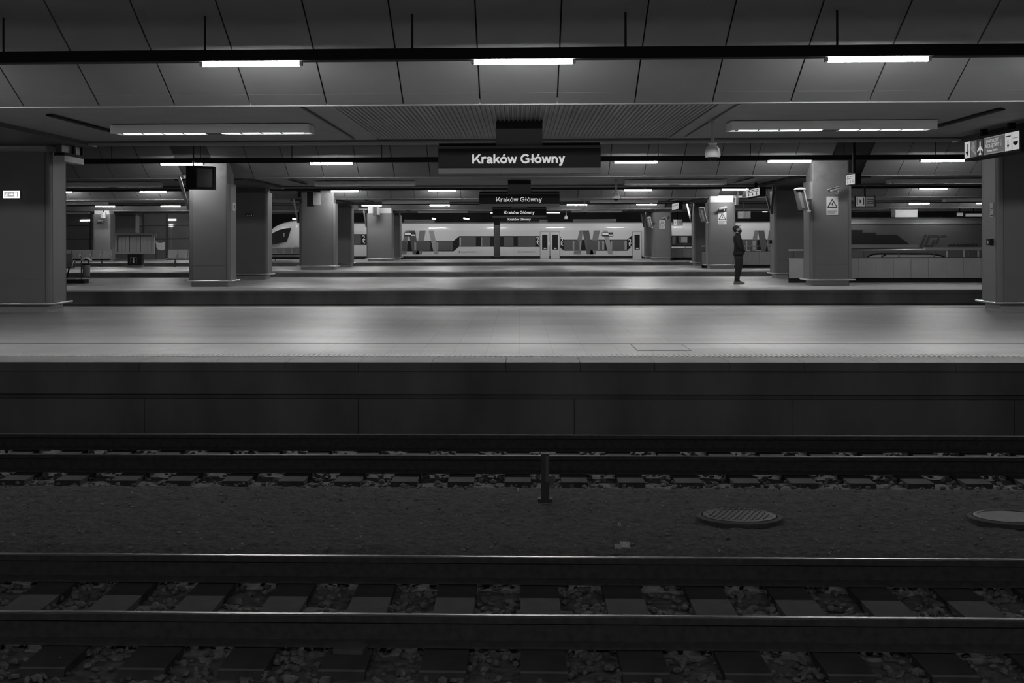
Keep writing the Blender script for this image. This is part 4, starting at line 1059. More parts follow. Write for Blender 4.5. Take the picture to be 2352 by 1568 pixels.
def logo(parent, px0, px1, py):
    a = T(px0, py); b = T(px1, py)
    W = b[0] - a[0]
    MB().prism_y([(a[0], a[1]), (a[0] + 0.05, a[1] + 0.07), (a[0] + 0.11, a[1] + 0.06), (a[0] + 0.06, a[1]), (a[0] + 0.11, a[1] - 0.07), (a[0] + 0.03, a[1] - 0.06)], TY - 0.014, TY - 0.006).obj('emblem', M_L1, parent)
    text_obj('lettering', 'MAŁOPOLSKA', 0.14, M_L2, parent, (a[0] + W * 0.58, TY - 0.010, a[1] - 0.01), depth=0.004, width=W * 0.82)

# car with the nose
tA, xa0, xa1 = car(690, 1134, 'white train car with the rounded nose at its left end')
# nose: rings that shrink towards the tip
prof = profile(); rings = []
ztop_px = [(690, 508.5), (676, 509), (662, 511), (648, 514.2), (636, 518.8), (628, 523), (618, 530), (608, 540), (600, 552), (596, 566)]
ymid = TY + 1.425
for k, (px, py) in enumerate(ztop_px):
    X = T(px, py)[0]; zt_ = T(px, py)[1]
    f_ = 1 - 0.55 * (k / (len(ztop_px) - 1)) ** 2.2
    rg = []
    for y, z in prof:
        rg.append((X, ymid + (y - ymid) * f_, Z_SILL + (z - Z_SILL) * (zt_ - Z_SILL) / (Z_ROOF - Z_SILL)))
    rings.append(rg)
MB().rings(rings).obj('nose', M_TRAIN, tA, smooth=True)
plate(tA, 'side_windscreen', [(612, 546), (628.5, 534), (641, 528), (654, 524.5), (669, 523.2), (659, 554.5), (628.5, 561), (612, 563)], M_TBAND, -0.02, 0.05)
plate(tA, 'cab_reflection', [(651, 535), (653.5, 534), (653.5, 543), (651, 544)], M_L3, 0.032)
plate(tA, 'window_band', [(800, 537.5), (842, 537.5), (842, 562.5), (800, 562.5)], M_TBAND, 0.002)
rpane(tA, 808, 829, 539.5, 560.5); class_mark(tA, 835.5, 541, 559)
band = [(905, 552.5), (1042, 552.5), (1055, 542), (1134, 542), (1134, 566.5), (1054, 566.5), (1042, 577), (905, 577)]
plate(tA, 'window_band', band, M_TBAND, 0.002)
livery(tA, -399.8)
rpane(tA, 907, 935.5, 553.5, 576); rpane(tA, 950.3, 988.5, 553.5, 575.8, blinds=((951.5, 956),)); rpane(tA, 1001.7, 1040.5, 553.5, 575.5, blinds=((1002.5, 1006.5),))
rpane(tA, 1055, 1093, 543.5, 565.5, blinds=((1055.5, 1059),)); rpane(tA, 1104.5, 1125.5, 543.5, 565.5, blinds=((1105.5, 1107.5),))
led(tA, 929, 955, 533.5, 542.5)
logo(tA, 1053.5, 1094, 578.3)
c = T(1115, 583.5); text_obj('lettering', 'EN 79', 0.12, M_L2, tA, (c[0], TY - 0.010, c[1]), depth=0.004) if False else None
# second car
tB, xb0, xb1 = car(1149, 1900, 'white train car with the double door and class 2 marks, right of the gangway')
plate(tB, 'window_band', [(1149, 541.8), (1239.5, 541.8), (1239.5, 566.8), (1149, 566.8)], M_TBAND, 0.002)
rpane(tB, 1157, 1179.5, 543.5, 565.5); rpane(tB, 1189.5, 1229.5, 543, 565.5); class_mark(tB, 1235.2, 545, 562.5)
logo(tB, 1189.5, 1229.5, 578)
def door(parent, px0, px1):
    d = plate(parent, 'door', [(px0, 532.5), (px1, 532.5), (px1, 593.6), (px0, 593.6)], M_TRAIN, 0.014, 0.02)
    q = MB()
    for a, b, c_, e in ((px0 - 0.7, px0, 532, 593.6), (px1, px1 + 0.7, 532, 593.6), (px0 - 0.7, px1 + 0.7, 531.8, 532.5)):
        q.prism_y([T(a, c_), T(b, c_), T(b, e), T(a, e)], TY - 0.026, TY - 0.004)
    q.obj('seal', M_INK, d)
    w_ = px1 - px0
    MB().prism_y([T(px0 + w_ * .2, 538.6), T(px1 - w_ * .2, 538.6), T(px1 - w_ * .2, 573), T(px0 + w_ * .2, 573)], TY - 0.042, TY - 0.034).obj('door_window', M_TBAND, d)
    MB().prism_y([T(px0 + w_ * .38, 569), T(px1 - w_ * .34, 569), T(px1 - w_ * .34, 571.6), T(px0 + w_ * .38, 571.6)], TY - 0.046, TY - 0.042).obj('sticker', M_PAPER, d)
    return d
d1 = door(tB, 1241, 1261.6); d2 = door(tB, 1264.6, 1285.4)
MB().prism_y([T(1259.5, 555), T(1262, 555), T(1262, 562.5), T(1259.5, 562.5)], TY - 0.05, TY - 0.034).obj('door_button', M_WHITE, d1)
band = [(1287, 544), (1295.5, 550.2), (1440, 550.2), (1452, 540), (1452, 564), (1441, 575.7), (1296, 575.7), (1287, 569)]
plate(tB, 'window_band', band, M_TBAND, 0.002)
livery(tB, 0)
rpane(tB, 1296, 1334.8, 551.5, 574.5, blinds=((1315.5, 1319), (1331, 1334))); rpane(tB, 1349, 1388.5, 551.5, 574.5, blinds=((1373.5, 1376.5), (1383, 1387.5)))
rpane(tB, 1402.5, 1440, 551.5, 574.5, blinds=((1403, 1406), (1434.5, 1439.5)))
class_mark(tB, 1290.6, 547, 564.5); class_mark(tB, 1446.8, 549.5, 566.5)
led(tB, 1382.5, 1408, 533.5, 542.3)
door(tB, 1453, 1473.5)
plate(tB, 'window_band', [(1540, 541), (1600, 541), (1600, 566), (1540, 566)], M_TBAND, 0.002)
rpane(tB, 1560, 1580, 542.5, 558, blinds=((1564.5, 1578),)); rpane(tB, 1544, 1552, 542.5, 560)
livery(tB, 402.5)
plate(tB, 'window_band', [(1690, 550), (1775, 550), (1775, 575), (1690, 575)], M_TBAND, 0.002)
rpane(tB, 1700, 1739, 551, 574, blinds=((1713.5, 1716), (1728.5, 1736.5)))
# gangway
gx0, gx1 = xa1 + 0.01, xb0 - 0.01
gw = MB(); n = 9
for k in range(n):
    a = gx0 + (gx1 - gx0) * k / n; b = gx0 + (gx1 - gx0) * (k + 1) / n
    gw.box(a, b - 0.008, TY + 0.25, TY + 2.6, Z_SILL - 0.05, Z_ROOF - 0.1)
tag(gw.obj('train_gangway', mat('gangway_rubber', 0.06, 0.6)), 'dark ribbed gangway joining the two white train cars', 'gangway')
# roof gear
for px0, px1, py0, par, lab in ((926, 996, 504.5, tA, 'pale'), (1318, 1417, 503.5, tB, 'dark'), (1236, 1258, 504.5, tB, 'pale')):
    a, z1 = T(px0, py0); b, _ = T(px1, py0)
    q = MB().box(a, b, TY + 0.9, TY + 2.0, Z_ROOF - 0.05, z1)
    g_ = q.obj('roof_unit', mat('roof_unit_grey', 0.09, 0.6), par)
    MB().box(a, b, TY + 0.88, TY + 2.0, z1 - 0.04, z1 + 0.01).obj('roof_unit_edge', M_L2, g_)

# dark coach at the right
CYY = 78.6
def C(px, py): return atY(px, py, CYY)
x0 = C(1880, 540)[0]; x1 = C(2420, 540)[0]
t = thing('dark_coach', ((x0 + x1) / 2, CYY + 1.4, BED), 'dark railway coach with PKP INTERCITY lettering behind the long parapet at the right', 'train')
zr, zc, zs_ = C(2100, 500)[1], C(2100, 515.5)[1], -0.35
pr = [(CYY, zs_), (CYY, zc)] + [(CYY + 1.42 * (1 - math.cos(k / 7 * PI / 2)), zc + (zr - zc) * math.sin(k / 7 * PI / 2)) for k in range(1, 8)]
pr = pr + [(2 * CYY + 2.84 - y, z) for y, z in reversed(pr[:-1])]
M_COACH = mat('coach_grey_paint', 0.09, 0.5, var=0.08, scale=1.5)
MB().prism_x(pr, x0, x1).obj('body_shell', M_COACH, t)
MB().box(x0 + 0.2, x1 - 0.2, CYY + 0.2, CYY + 2.6, BED + 0.3, zs_).obj('underframe', M_TUND, t)
def cpl(name, pts, material, lift=0.0, th=0.012):
    return MB().prism_y([C(a, b) for a, b in pts], CYY - lift - th, CYY - lift + 0.002).obj(name, material, t)
cpl('cant_rail', [(1885, 514.5), (2415, 514.5), (2415, 516), (1885, 516)], M_INK)
cpl('window_band', [(1885, 539), (2060, 539), (2088, 560.5), (1885, 560.5)], mat('coach_window_dark', 0.018, 0.3))
cpl('window_band', [(1885, 528), (1981, 528), (1981, 534), (2012, 534), (2012, 539), (1885, 539)], mat('coach_window_dark', 0.018, 0.3))
cpl('waist_stripe', [(1885, 561.5), (2108, 561.5), (2112, 569), (1885, 571)], mat('coach_stripe', 0.16, 0.5))
cpl('lamp_reflection_patch', [(2038, 517), (2046, 517), (2046, 520.5), (2038, 520.5)], M_L3) if False else None
def slant(x, y): return (x + (567 - y) * 0.42, y)
# emblem: slanted i and C with speed bars
q = MB()
for pts in ([(2111, 567), (2117, 567), (2117, 546), (2111, 546)], [(2111.5, 543), (2117.5, 543), (2117.5, 538.5), (2111.5, 538.5)],
            [(2121, 567), (2127, 567), (2127, 540), (2121, 540)], [(2127, 544), (2146, 544), (2146, 540), (2127, 540)], [(2127, 567), (2142, 567), (2142, 562.5), (2127, 562.5)],
            [(2136, 562.5), (2142, 562.5), (2142, 551), (2136, 551)], [(2145, 562), (2150, 562), (2150, 544), (2145, 544)], [(2150, 544), (2163, 544), (2163, 540.5), (2150, 540.5)]):
    q.prism_y([C(*slant(a, b)) for a, b in pts], CYY - 0.012, CYY)
q.obj('emblem', M_INK, t)
c = C(2212, 562.5); W = C(2247, 562)[0] - C(2179, 562)[0]
text_obj('lettering', 'PKP INTERCITY', 0.17, M_INK, t, (c[0], CYY - 0.008, c[1]), depth=0.01, bold=0.004, width=W, shear=0.2)
rg = MB()
for px, h in ((2068, 503), (2074, 500), (2079, 500), (2124, 499), (2160, 500), (2175, 498), (2201, 499), (2244, 498), (2258, 497)):
    a = C(px, h); rg.box(a[0] - 0.06, a[0] + 0.06, CYY + 1.3, CYY + 1.5, zr - 0.1, a[1] + 0.02)
rg.tube([(x0 + 1, CYY + 1.4, zr + 0.02), (x1 - 1, CYY + 1.4, zr + 0.02)], 0.03, 6)
rg.obj('roof_fittings', M_DARK, t)
# bright boards beyond it
for px0, px1, py0, py1, lab in ((2198, 2212, 488.5, 496, 'small lit board above the dark coach roof, left of two'), (2218, 2256, 490.5, 497, 'longer lit board above the dark coach roof, right of two')):
    Y = 96.0; a, z1 = atY(px0, py0, Y); b, z0 = atY(px1, py1, Y)
    t = thing('lit_board', ((a + b) / 2, Y, z0), lab, 'sign')
    MB().box(a, b, Y, Y + 0.1, z0, z1).obj('face', M_LITDIM, t); MB().box(a - 0.03, b + 0.03, Y + 0.02, Y + 0.14, z0 - 0.03, z1 + 0.03).obj('housing', M_DARK, t)
    MB().box((a + b) / 2 - 0.03, (a + b) / 2 + 0.03, Y + 0.05, Y + 0.1, z1, Z_SOF + 0.02).obj('hanger', M_DARK, t)

# ------------------------------------------------------------------ access cover in the nearest platform
pts = [atZ(a, b, 0.0) for a, b in ((1447, 791), (1567, 791), (1589, 805), (1464, 805))]
x0, x1 = (pts[0][0] + pts[3][0]) / 2, (pts[1][0] + pts[2][0]) / 2
y1, y0 = pts[0][1], pts[3][1]
t = thing('access_cover', ((x0 + x1) / 2, (y0 + y1) / 2, 0), 'rectangular access cover let into the nearest platform paving, right of centre', 'cover')
q = MB()
for a, b, c, d in ((x0, x1, y0, y0 + 0.03), (x0, x1, y1 - 0.03, y1), (x0, x0 + 0.013, y0, y1), (x1 - 0.013, x1, y0, y1)): q.box(a, b, c, d, -0.01, 0.0045)
q.obj('frame', M_DRAIN, t)
MB().box(x0 + 0.013, x1 - 0.013, y0 + 0.03, y1 - 0.03, -0.01, 0.004).obj('plate', mat('cover_plate', 0.40, 0.5, var=0.08, scale=4), t)

# ------------------------------------------------------------------ tracks
RAILS = [8.175, 9.685, 14.215, 15.715]
ZR = CAMZ - 2.04
names = ['nearest the camera', 'second nearest to the camera', 'third from the camera', 'farthest, just below the platform wall']
for k, Y in enumerate(RAILS):
    t = thing('rail', (0, Y, ZR - 0.17), f'long steel rail, {names[k]}', 'rail', 'steel rails')
    side = [(-0.035, 0.128), (-0.035, 0.164), (0.035, 0.164), (0.035, 0.128), (0.009, 0.118), (0.009, 0.03), (0.07, 0.012), (0.07, 0.0), (-0.07, 0.0), (-0.07, 0.012), (-0.009, 0.03), (-0.009, 0.118)]
    MB().prism_x([(Y + a, ZR - 0.17 + b) for a, b in side], -14, 14).obj('web_and_foot', M_RAILSIDE, t)
    MB().prism_x([(Y - 0.022, ZR - 0.0065), (Y + 0.022, ZR - 0.0065), (Y + 0.018, ZR - 0.002), (Y, ZR), (Y - 0.018, ZR - 0.002)], -14, 14).obj('running_surface', M_RAILHEAD, t)
for tr, (yc, phase, hx) in enumerate(((8.93, 0.12, 4.3), (14.97, atY(1058, 1096, 13.7)[0], 6.3))):
    k0 = math.ceil((-hx - phase) / 0.52); ks = []
    k = k0
    while phase + k * 0.52 < hx: ks.append(k); k += 1
    xl, xr = atY(0, 1400, yc - 1.0)[0], atY(FW, 1400, yc - 1.0)[0]
    seen = [k for k in ks if xl < phase + k * 0.52 < xr]
    for k in ks:
        X = phase + k * 0.52
        s = MB().prism_x([(yc - 1.27, BED - 0.1), (yc + 1.27, BED - 0.1), (yc + 1.25, BED + 0.018), (yc - 1.25, BED + 0.018)], X - 0.12, X + 0.12)
        where = 'under the track nearest the camera' if tr == 0 else 'along the platform wall'
        if k in seen: lab = f'dark sleeper {where}, {nth_left(seen.index(k))}'
        elif k < seen[0]: lab = f'dark sleeper {where}, outside the photo, {ORD[seen[0] - k].replace("second", "next but one") if seen[0] - k > 1 else "next"} beyond the left edge'
        else: lab = f'dark sleeper {where}, outside the photo, {ORD[k - seen[-1]].replace("second", "next but one") if k - seen[-1] > 1 else "next"} beyond the right edge'
        tag(s.obj('sleeper', M_SLEEPER, origin=(X, yc, BED)), lab, 'sleeper', 'sleepers under the near tracks')
# bed between the platforms
def ground(x0, x1, y0, y1, res, amp, freq, z, name, material, dome=0.0):
    nx, ny = int((x1 - x0) / res) + 1, int((y1 - y0) / res) + 1
    b = MB()
    for j in range(ny):
        for i in range(nx):
            X = x0 + i * res; Y = y0 + j * res
            h = noise.noise((X * freq, Y * freq, 0)) * amp + noise.noise((X * freq * 3.1, Y * freq * 3.1, 5)) * amp * 0.5
            e = min(Y - y0, y1 - Y) / 0.35
            b.v.append((X, Y, z + h + dome * min(1, e)))
    for j in range(ny - 1):
        for i in range(nx - 1):
            o = j * nx + i; b.f.append((o, o + 1, o + nx + 1, o + nx))
    return b.obj(name, material, smooth=True)
struct(ground(-13, 13, 0.8, 17.0, 0.10, 0.022, 6.0, BED - 0.03, 'floor_track_bed', M_BALLAST))
tag(ground(-8, 8, 10.42, 13.62, 0.04, 0.018, 7.0, BED - 0.02, 'dirt_strip', M_DIRT, dome=0.05), 'strip of dry trampled dirt between the two near tracks', 'dirt', kind='stuff')
struct(MB().box(-24, 24, 0.9, 16.9, BED - 0.3, BED - 0.12).obj('floor_subgrade', M_BALLAST))
def stones(n, x0, x1, y0, y1, s0, s1, z, name, material, label, cat):
    ico = bmesh.new(); bmesh.ops.create_icosphere(ico, subdivisions=1, radius=1)
    bv = [v.co.copy() for v in ico.verts]; bf = [tuple(v.index for v in f.verts) for f in ico.faces]; ico.free()
    b = MB()
    for _ in range(n):
        c = Vector((random.uniform(x0, x1), random.uniform(y0, y1), z))
        s = random.uniform(s0, s1); R = Matrix.Rotation(random.uniform(0, 6.28), 3, 'Z') @ Matrix.Rotation(random.uniform(-0.6, 0.6), 3, 'X')
        sc = Vector((random.uniform(.7, 1.3), random.uniform(.6, 1.0), random.uniform(.45, .8))) * s
        o = len(b.v); c.z += sc.z * random.uniform(-0.2, 0.6)
        for v in bv:
            k = random.uniform(0.75, 1.15)
            b.v.append(tuple(c + R @ Vector((v.x * sc.x * k, v.y * sc.y * k, v.z * sc.z * k))))
        b.f += [tuple(i + o for i in f) for f in bf]
    return tag(b.obj(name, material), label, cat, kind='stuff')
stones(5200, -4.6, 4.6, 7.1, 10.5, 0.018, 0.036, BED - 0.02, 'ballast_stones', M_STONE, 'loose ballast stones lying around the track nearest the camera', 'ballast')
stones(3600, -6.6, 6.6, 13.4, 16.4, 0.02, 0.035, BED - 0.02, 'ballast_stones', M_STONE, 'loose ballast stones lying around the track along the platform wall', 'ballast')
stones(2200, -6.5, 6.5, 10.6, 13.5, 0.006, 0.017, BED + 0.03, 'gravel_crumbs', mat('pale_gravel', 0.22, 0.9, var=0.6, scale=6), 'fine gravel crumbs scattered over the dirt strip between the tracks', 'gravel')

# manhole covers on the dirt strip
def manhole(px, py, r, label, bars=True):
    z = BED + 0.075
    X, Y = atZ(px, py, z)
    t = thing('manhole_cover', (X, Y, BED), label, 'manhole cover')
    MB().lathe([(r + 0.05, -0.08), (r + 0.045, 0.06), (r + 0.01, 0.07), (r + 0.01, 0.0)], (X, Y, BED), 40).obj('concrete_ring', mat('manhole_concrete', 0.07, 0.9, var=0.3, scale=9), t)
    MB().lathe([(r, 0.0), (r, 0.072), (r - 0.03, 0.075), (r - 0.04, 0.068), (0.01, 0.068)], (X, Y, BED), 40).obj('iron_lid', mat('cast_iron', 0.055, 0.55, var=0.3, scale=15), t)
    if bars:
        q = MB()
        for k in range(-6, 7):
            o = k * 0.042; hw = math.sqrt(max(0, (r - 0.05) ** 2 - o * o))
            d = Vector((0.35, 1)).normalized(); n = Vector((d.y, -d.x))
            a = Vector((X, Y)) + n * o - d * hw; b = Vector((X, Y)) + n * o + d * hw
            q.quad_prism([(a.x - 0.006, a.y, BED + 0.067), (a.x + 0.006, a.y, BED + 0.067), (b.x + 0.006, b.y, BED + 0.067), (b.x - 0.006, b.y, BED + 0.067)],
                         [(a.x - 0.004, a.y, BED + 0.079), (a.x + 0.004, a.y, BED + 0.079), (b.x + 0.004, b.y, BED + 0.079), (b.x - 0.004, b.y, BED + 0.079)])
        q.obj('raised_bars', mat('worn_iron', 0.12, 0.45), t)
manhole(1698, 1181, 0.285, 'round manhole cover with slanting raised bars on the dirt strip')
manhole(2318, 1183, 0.27, 'round manhole cover half out of sight near the right edge on the dirt strip', bars=False)

# stub post between the tracks
X, Y = atZ(1252, 1152, BED + 0.03)
zt = atY(1252, 1040, Y)[1]
t = thing('track_post', (X, Y, BED), 'short dark metal post standing on the dirt between the tracks', 'post')
MB().box(X - 0.035, X + 0.035, Y - 0.03, Y + 0.03, BED, zt).obj('shaft', mat('post_dark', 0.05, 0.6), t)
MB().box(X + 0.005, X + 0.034, Y - 0.034, Y - 0.03, BED + 0.2, zt - 0.02).obj('face_plate', mat('post_plate', 0.12, 0.6), t)
MB().prism_y([(X + 0.035, BED + 0.15), (X + 0.09, BED + 0.21), (X + 0.06, BED + 0.25), (X + 0.035, BED + 0.25)], Y - 0.03, Y - 0.005).obj('lug', mat('post_plate', 0.12, 0.6), t)
MB().box(X - 0.06, X + 0.06, Y - 0.05, Y + 0.05, BED - 0.03, BED + 0.06).obj('foot', mat('post_dark', 0.05, 0.6), t)

# litter
def scrap(px, py, w_, h_, label, name='paper_scrap'):
    X, Y = atZ(px, py, BED + 0.05)
    b = MB(); n = 5
    for j in range(n + 1):
        for i in range(n + 1):
            u, v = i / n - .5, j / n - .5
            b.v.append((X + u * w_ + 0.006 * noise.noise((i, j, px)), Y + v * h_ + 0.1 * h_ * noise.noise((j, i, px)), BED + 0.052 + 0.02 * abs(noise.noise((i * .7, j * .7, px * .1))) + 0.02 * (v + .5)))
    for j in range(n):
        for i in range(n):
            o = j * (n + 1) + i; b.f.append((o, o + 1, o + n + 2, o + n + 1))
    o = b.obj(name, mat('dirty_paper', 0.45, 0.8), origin=(X, Y, BED + 0.05))
    md = o.modifiers.new('solid', 'SOLIDIFY'); md.thickness = 0.003
    return tag(o, label, 'litter')
scrap(1436, 1256, 0.065, 0.10, 'crumpled pale paper scrap just behind the near rail')
scrap(1420, 1259, 0.05, 0.05, 'smaller torn paper scrap touching the crumpled one behind the near rail')
scrap(1423, 1208.5, 0.02, 0.03, 'tiny white cigarette end on the dirt strip', 'cigarette_end')
scrap(1190, 1129, 0.012, 0.06, 'thin white straw on the dirt left of the short post', 'straw')
# grey concrete cover block low at left
X, Y = atZ(804, 1490, BED + 0.03)
tag(MB().prism_z([(X - 0.085, Y - 0.06), (X + 0.075, Y - 0.07), (X + 0.095, Y + 0.05), (X + 0.04, Y + 0.075), (X - 0.08, Y + 0.06)], BED - 0.02, BED + 0.045).obj('concrete_lump', mat('lump_concrete', 0.09, 0.9, var=0.25, scale=12), origin=(X, Y, BED)),
    'flat pale concrete lump among the ballast near the bottom edge', 'rubble')

# ------------------------------------------------------------------ the standing person
PYc = 45.25
PXc = atY(1694, 640, PYc)[0]
KP = (PYc - PXc * math.sin(YAW)) / FPX / 9.225        # metres per unit of the figure's side-view sketch
def pv(cx, cy, dy=0.0): return Vector((PXc + (cx - 330) * KP, PYc + dy, (1418 - cy) * KP))
person = thing('person', (PXc, PYc, 0), 'person in dark clothes, cap and beard standing in profile on the second platform, looking up', 'person')
def oval(cx0, cx1, cy, hw, n=18, tilt=0.0, dy=0.0, pw=2.3):
    a, b = pv(cx0, cy), pv(cx1, cy); mx, rx = (a.x + b.x) / 2, (b.x - a.x) / 2
    out = []
    for k in range(n):
        q = 2 * PI * k / n; c, s = math.cos(q), math.sin(q)
        c = math.copysign(abs(c) ** (2 / pw), c); s = math.copysign(abs(s) ** (2 / pw), s)
        out.append((mx + rx * c, PYc + dy + hw * s, a.z + tilt * c * rx))
    return out
M_SKIN = mat('skin', 0.36, 0.6); M_JACKET = mat('black_jacket', 0.012, 0.9); M_TROUSER = mat('black_trousers', 0.011, 0.9)
M_SHOE = mat('grey_suede', 0.13, 0.9); M_CAP = mat('dark_cap', 0.03, 0.9); M_BEARD = mat('dark_beard', 0.012, 0.95)
# body: one skinned surface (pelvis root, legs, trunk, arms with fingers, neck, head)
def skin_body():
    V = []; E = []; R = []
    def add(p, r, par=None):
        V.append(tuple(p - person.location)); R.append(r); i = len(V) - 1
        if par is not None: E.append((par, i))
        return i
    pel = add(pv(345, 790), 0.115)
    ab = add(pv(362, 660), 0.12, pel); ch = add(pv(338, 500), 0.125, ab); nb = add(pv(322, 385), 0.062, ch); ne = add(pv(330, 325), 0.056, nb)
    h1 = add(pv(322, 285), 0.080, ne); h2 = add(pv(310, 240), 0.092, h1); h3 = add(pv(303, 215), 0.07, h2)
    for s in (-1, 1):
        sh = add(pv(325, 425, s * 0.17), 0.062, ch); el = add(pv(325, 590, s * 0.235), 0.046, sh)
        wr = add(pv(435, 700, s * 0.14), 0.033, el); ha = add(pv(458, 722, s * 0.10), 0.036, wr); hb = add(pv(478, 740, s * 0.075), 0.030, ha)
        for j, (ln, off) in enumerate(((1.0, -.6), (1.12, -.2), (1.05, .2), (0.85, .6))):
            f1 = add(pv(482 + 3 * ln, 752 + 4 * ln, s * 0.06 + off * 0.028), 0.0095, hb)
            f2 = add(pv(484 + 3 * ln, 752 + 18 * ln, s * 0.045 + off * 0.028), 0.0085, f1)
            add(pv(476, 752 + 30 * ln, s * 0.035 + off * 0.028), 0.007, f2)
        t1 = add(pv(478, 715, s * 0.055), 0.011, ha); add(pv(488, 725, s * 0.03), 0.0085, t1)
        hp = add(pv(345, 830, s * 0.09), 0.092, pel); kn = add(pv(345, 1080, s * 0.10), 0.062, hp)
        an = add(pv(312, 1330, s * 0.105), 0.042, kn); he = add(pv(300, 1385, s * 0.105), 0.036, an); add(pv(410, 1395, s * 0.115), 0.03, he)
    me = bpy.data.meshes.new('body'); me.from_pydata(V, E, [])
    o = bpy.data.objects.new('body', me); COL.objects.link(o); o.parent = person; o['_off'] = tuple(person.location)
    sk = o.modifiers.new('skin', 'SKIN'); sk.use_smooth_shade = True
    for i, d in enumerate(me.skin_vertices[0].data):
        d.radius = (R[i], R[i]); d.use_root = (i == 0)
    sd = o.modifiers.new('subd', 'SUBSURF'); sd.levels = 2; sd.render_levels = 2
    me.materials.append(M_SKIN)
    return o
body = skin_body()
# jacket with sleeves
j = MB().rings([oval(*r) for r in ((246, 456, 806, .19), (238, 462, 770, .20), (252, 465, 720, .19), (262, 470, 650, .185), (264, 462, 600, .185), (256, 435, 510, .20), (248, 412, 450, .215),
                                   (254, 400, 415, .21), (268, 395, 390, .17), (284, 392, 366, .09), (294, 388, 345, .07), (296, 374, 335, .066))])
for s in (-1, 1):
    j.tube([pv(318, 408, s * 0.155), pv(318, 440, s * 0.20), pv(318, 520, s * 0.23), pv(325, 600, s * 0.245), pv(380, 660, s * 0.20), pv(430, 700, s * 0.145), pv(462, 726, s * 0.105)],
           [0.062, 0.078, 0.072, 0.064, 0.056, 0.05, 0.045], 14)
jk = j.obj('jacket', M_JACKET, person, smooth=True)
MB().rings([oval(292, 392, 362, .074), oval(288, 398, 344, .078), oval(292, 382, 330, .07)]).obj('collar', M_JACKET, jk, smooth=True)
tr = MB().rings([oval(*r) for r in ((262, 440, 760, .165), (254, 444, 790, .172), (258, 447, 830, .176), (272, 446, 870, .172))])
for s in (-1, 1):
    o_ = 6 * s
    tr.rings([oval(a + o_, b + o_, c, h, 14, 0, s * d) for a, b, c, h, d in ((262, 446, 830, .085, .088), (276, 444, 900, .092, .092), (284, 434, 1000, .082, .098), (282, 420, 1090, .072, .10), (280, 400, 1180, .066, .102),
                                                                 (272, 372, 1280, .060, .105), (268, 374, 1335, .062, .105), (266, 388, 1350, .062, .106))])
tr.obj('trousers', M_TROUSER, person, smooth=True)
for s in (-1, 1):
    o_ = 4 * s
    sh = MB().rings([oval(a + o_, b + o_, c, h, 16, 0, s * 0.11) for a, b, c, h in ((252, 470, 1418, .045), (250, 474, 1408, .05), (252, 472, 1392, .05), (258, 440, 1372, .047), (264, 400, 1352, .043), (268, 380, 1342, .04))])
    so = sh.obj('shoe', M_SHOE, person, smooth=True)
    MB().rings([oval(250 + o_, 474 + o_, 1419, .05, 16, 0, s * 0.11), oval(250 + o_, 474 + o_, 1411, .052, 16, 0, s * 0.11)]).obj('sole', mat('shoe_sole', 0.2, 0.8), so)
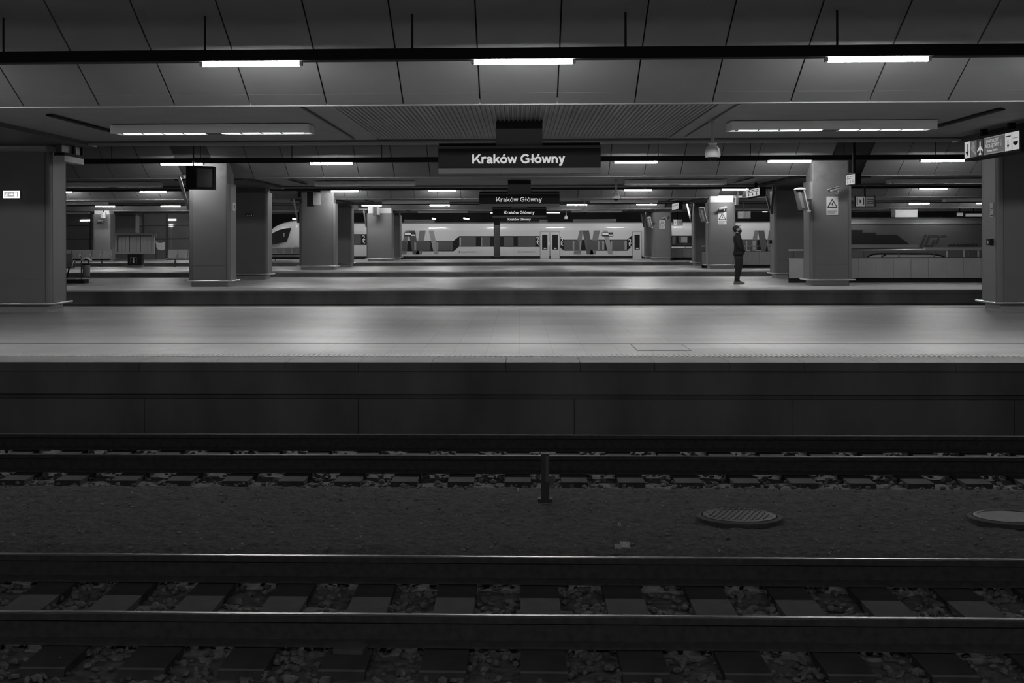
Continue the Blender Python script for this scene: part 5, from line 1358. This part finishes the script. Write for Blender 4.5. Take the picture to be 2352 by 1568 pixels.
# head details: tilted back about 20 degrees
hd = pv(318, 262)
RT = Matrix.Rotation(math.radians(-20), 3, 'Y')
def hp_(dx, dy, dz): return hd + RT @ Vector((dx, dy, dz))
def shell(name, c, rx, ry, rz, material, parent, n=16, k=10, cut=None):
    b = MB(); rg = []
    for i in range(k + 1):
        a = PI * i / k; rr = max(math.sin(a), 1e-3)
        rg.append([tuple(hp_(c[0] + rx * rr * math.cos(2 * PI * q / n), c[1] + ry * rr * math.sin(2 * PI * q / n), c[2] - rz * math.cos(a))) for q in range(n)])
    if cut: rg = rg[cut[0]:cut[1]]
    return b.rings(rg).obj(name, material, parent, smooth=True)
fc = MB()
def ell(b, c, rx, ry, rz, n=14, k=9):
    b.rings([[tuple(hp_(c[0] + rx * max(math.sin(PI * i / k), 1e-3) * math.cos(2 * PI * q / n), c[1] + ry * max(math.sin(PI * i / k), 1e-3) * math.sin(2 * PI * q / n), c[2] - rz * math.cos(PI * i / k))) for q in range(n)] for i in range(k + 1)])
ell(fc, (0.012, 0, -0.005), 0.092, 0.074, 0.105)
fc.tube([hp_(0.095, 0, 0.03), hp_(0.118, 0, -0.005), hp_(0.128, 0, -0.018), hp_(0.10, 0, -0.025)], [0.008, 0.011, 0.014, 0.01], 8)
for s in (-1, 1): ell(fc, (-0.005, s * 0.076, 0.0), 0.02, 0.009, 0.032, 8, 6)
face = fc.obj('face', M_SKIN, person, smooth=True)
for s in (-1, 1):
    e = MB(); ell(e, (0.094, s * 0.032, 0.022), 0.008, 0.012, 0.008, 8, 6); e.obj('eye', M_INK, face)
    e = MB(); e.tube([hp_(0.098, s * 0.016, 0.038), hp_(0.094, s * 0.05, 0.040)], 0.005, 6); e.obj('eyebrow', M_BEARD, face)
e = MB(); ell(e, (0.115, 0, -0.048), 0.006, 0.02, 0.005, 8, 6); e.obj('mouth', mat('lips', 0.16, 0.6), face)
bd = MB(); ell(bd, (0.072, 0, -0.078), 0.056, 0.062, 0.052); ell(bd, (0.03, 0, -0.06), 0.066, 0.079, 0.04)
bd.obj('beard', M_BEARD, person, smooth=True)
hr = MB(); ell(hr, (-0.022, 0, 0.0), 0.088, 0.082, 0.085); hr.obj('hair', M_BEARD, person, smooth=True)
cp = MB(); ell(cp, (-0.010, 0, 0.055), 0.106, 0.090, 0.075)
cap = cp.obj('cap', M_CAP, person, smooth=True)
br = MB(); n = 8
up_ = [hp_(0.06 + 0.105 * math.sin(PI * k / n) ** .8, -0.08 + 0.16 * k / n, 0.078 - 0.012 * abs(2 * k / n - 1) + 0.010 * math.sin(PI * k / n)) for k in range(n + 1)]
lo_ = [p - RT @ Vector((0, 0, 0.008)) for p in up_]
br.quad_prism(up_, lo_).obj('brim', M_CAP, cap)

# drop helper properties
for o in bpy.data.objects:
    if '_off' in o.keys(): del o['_off']
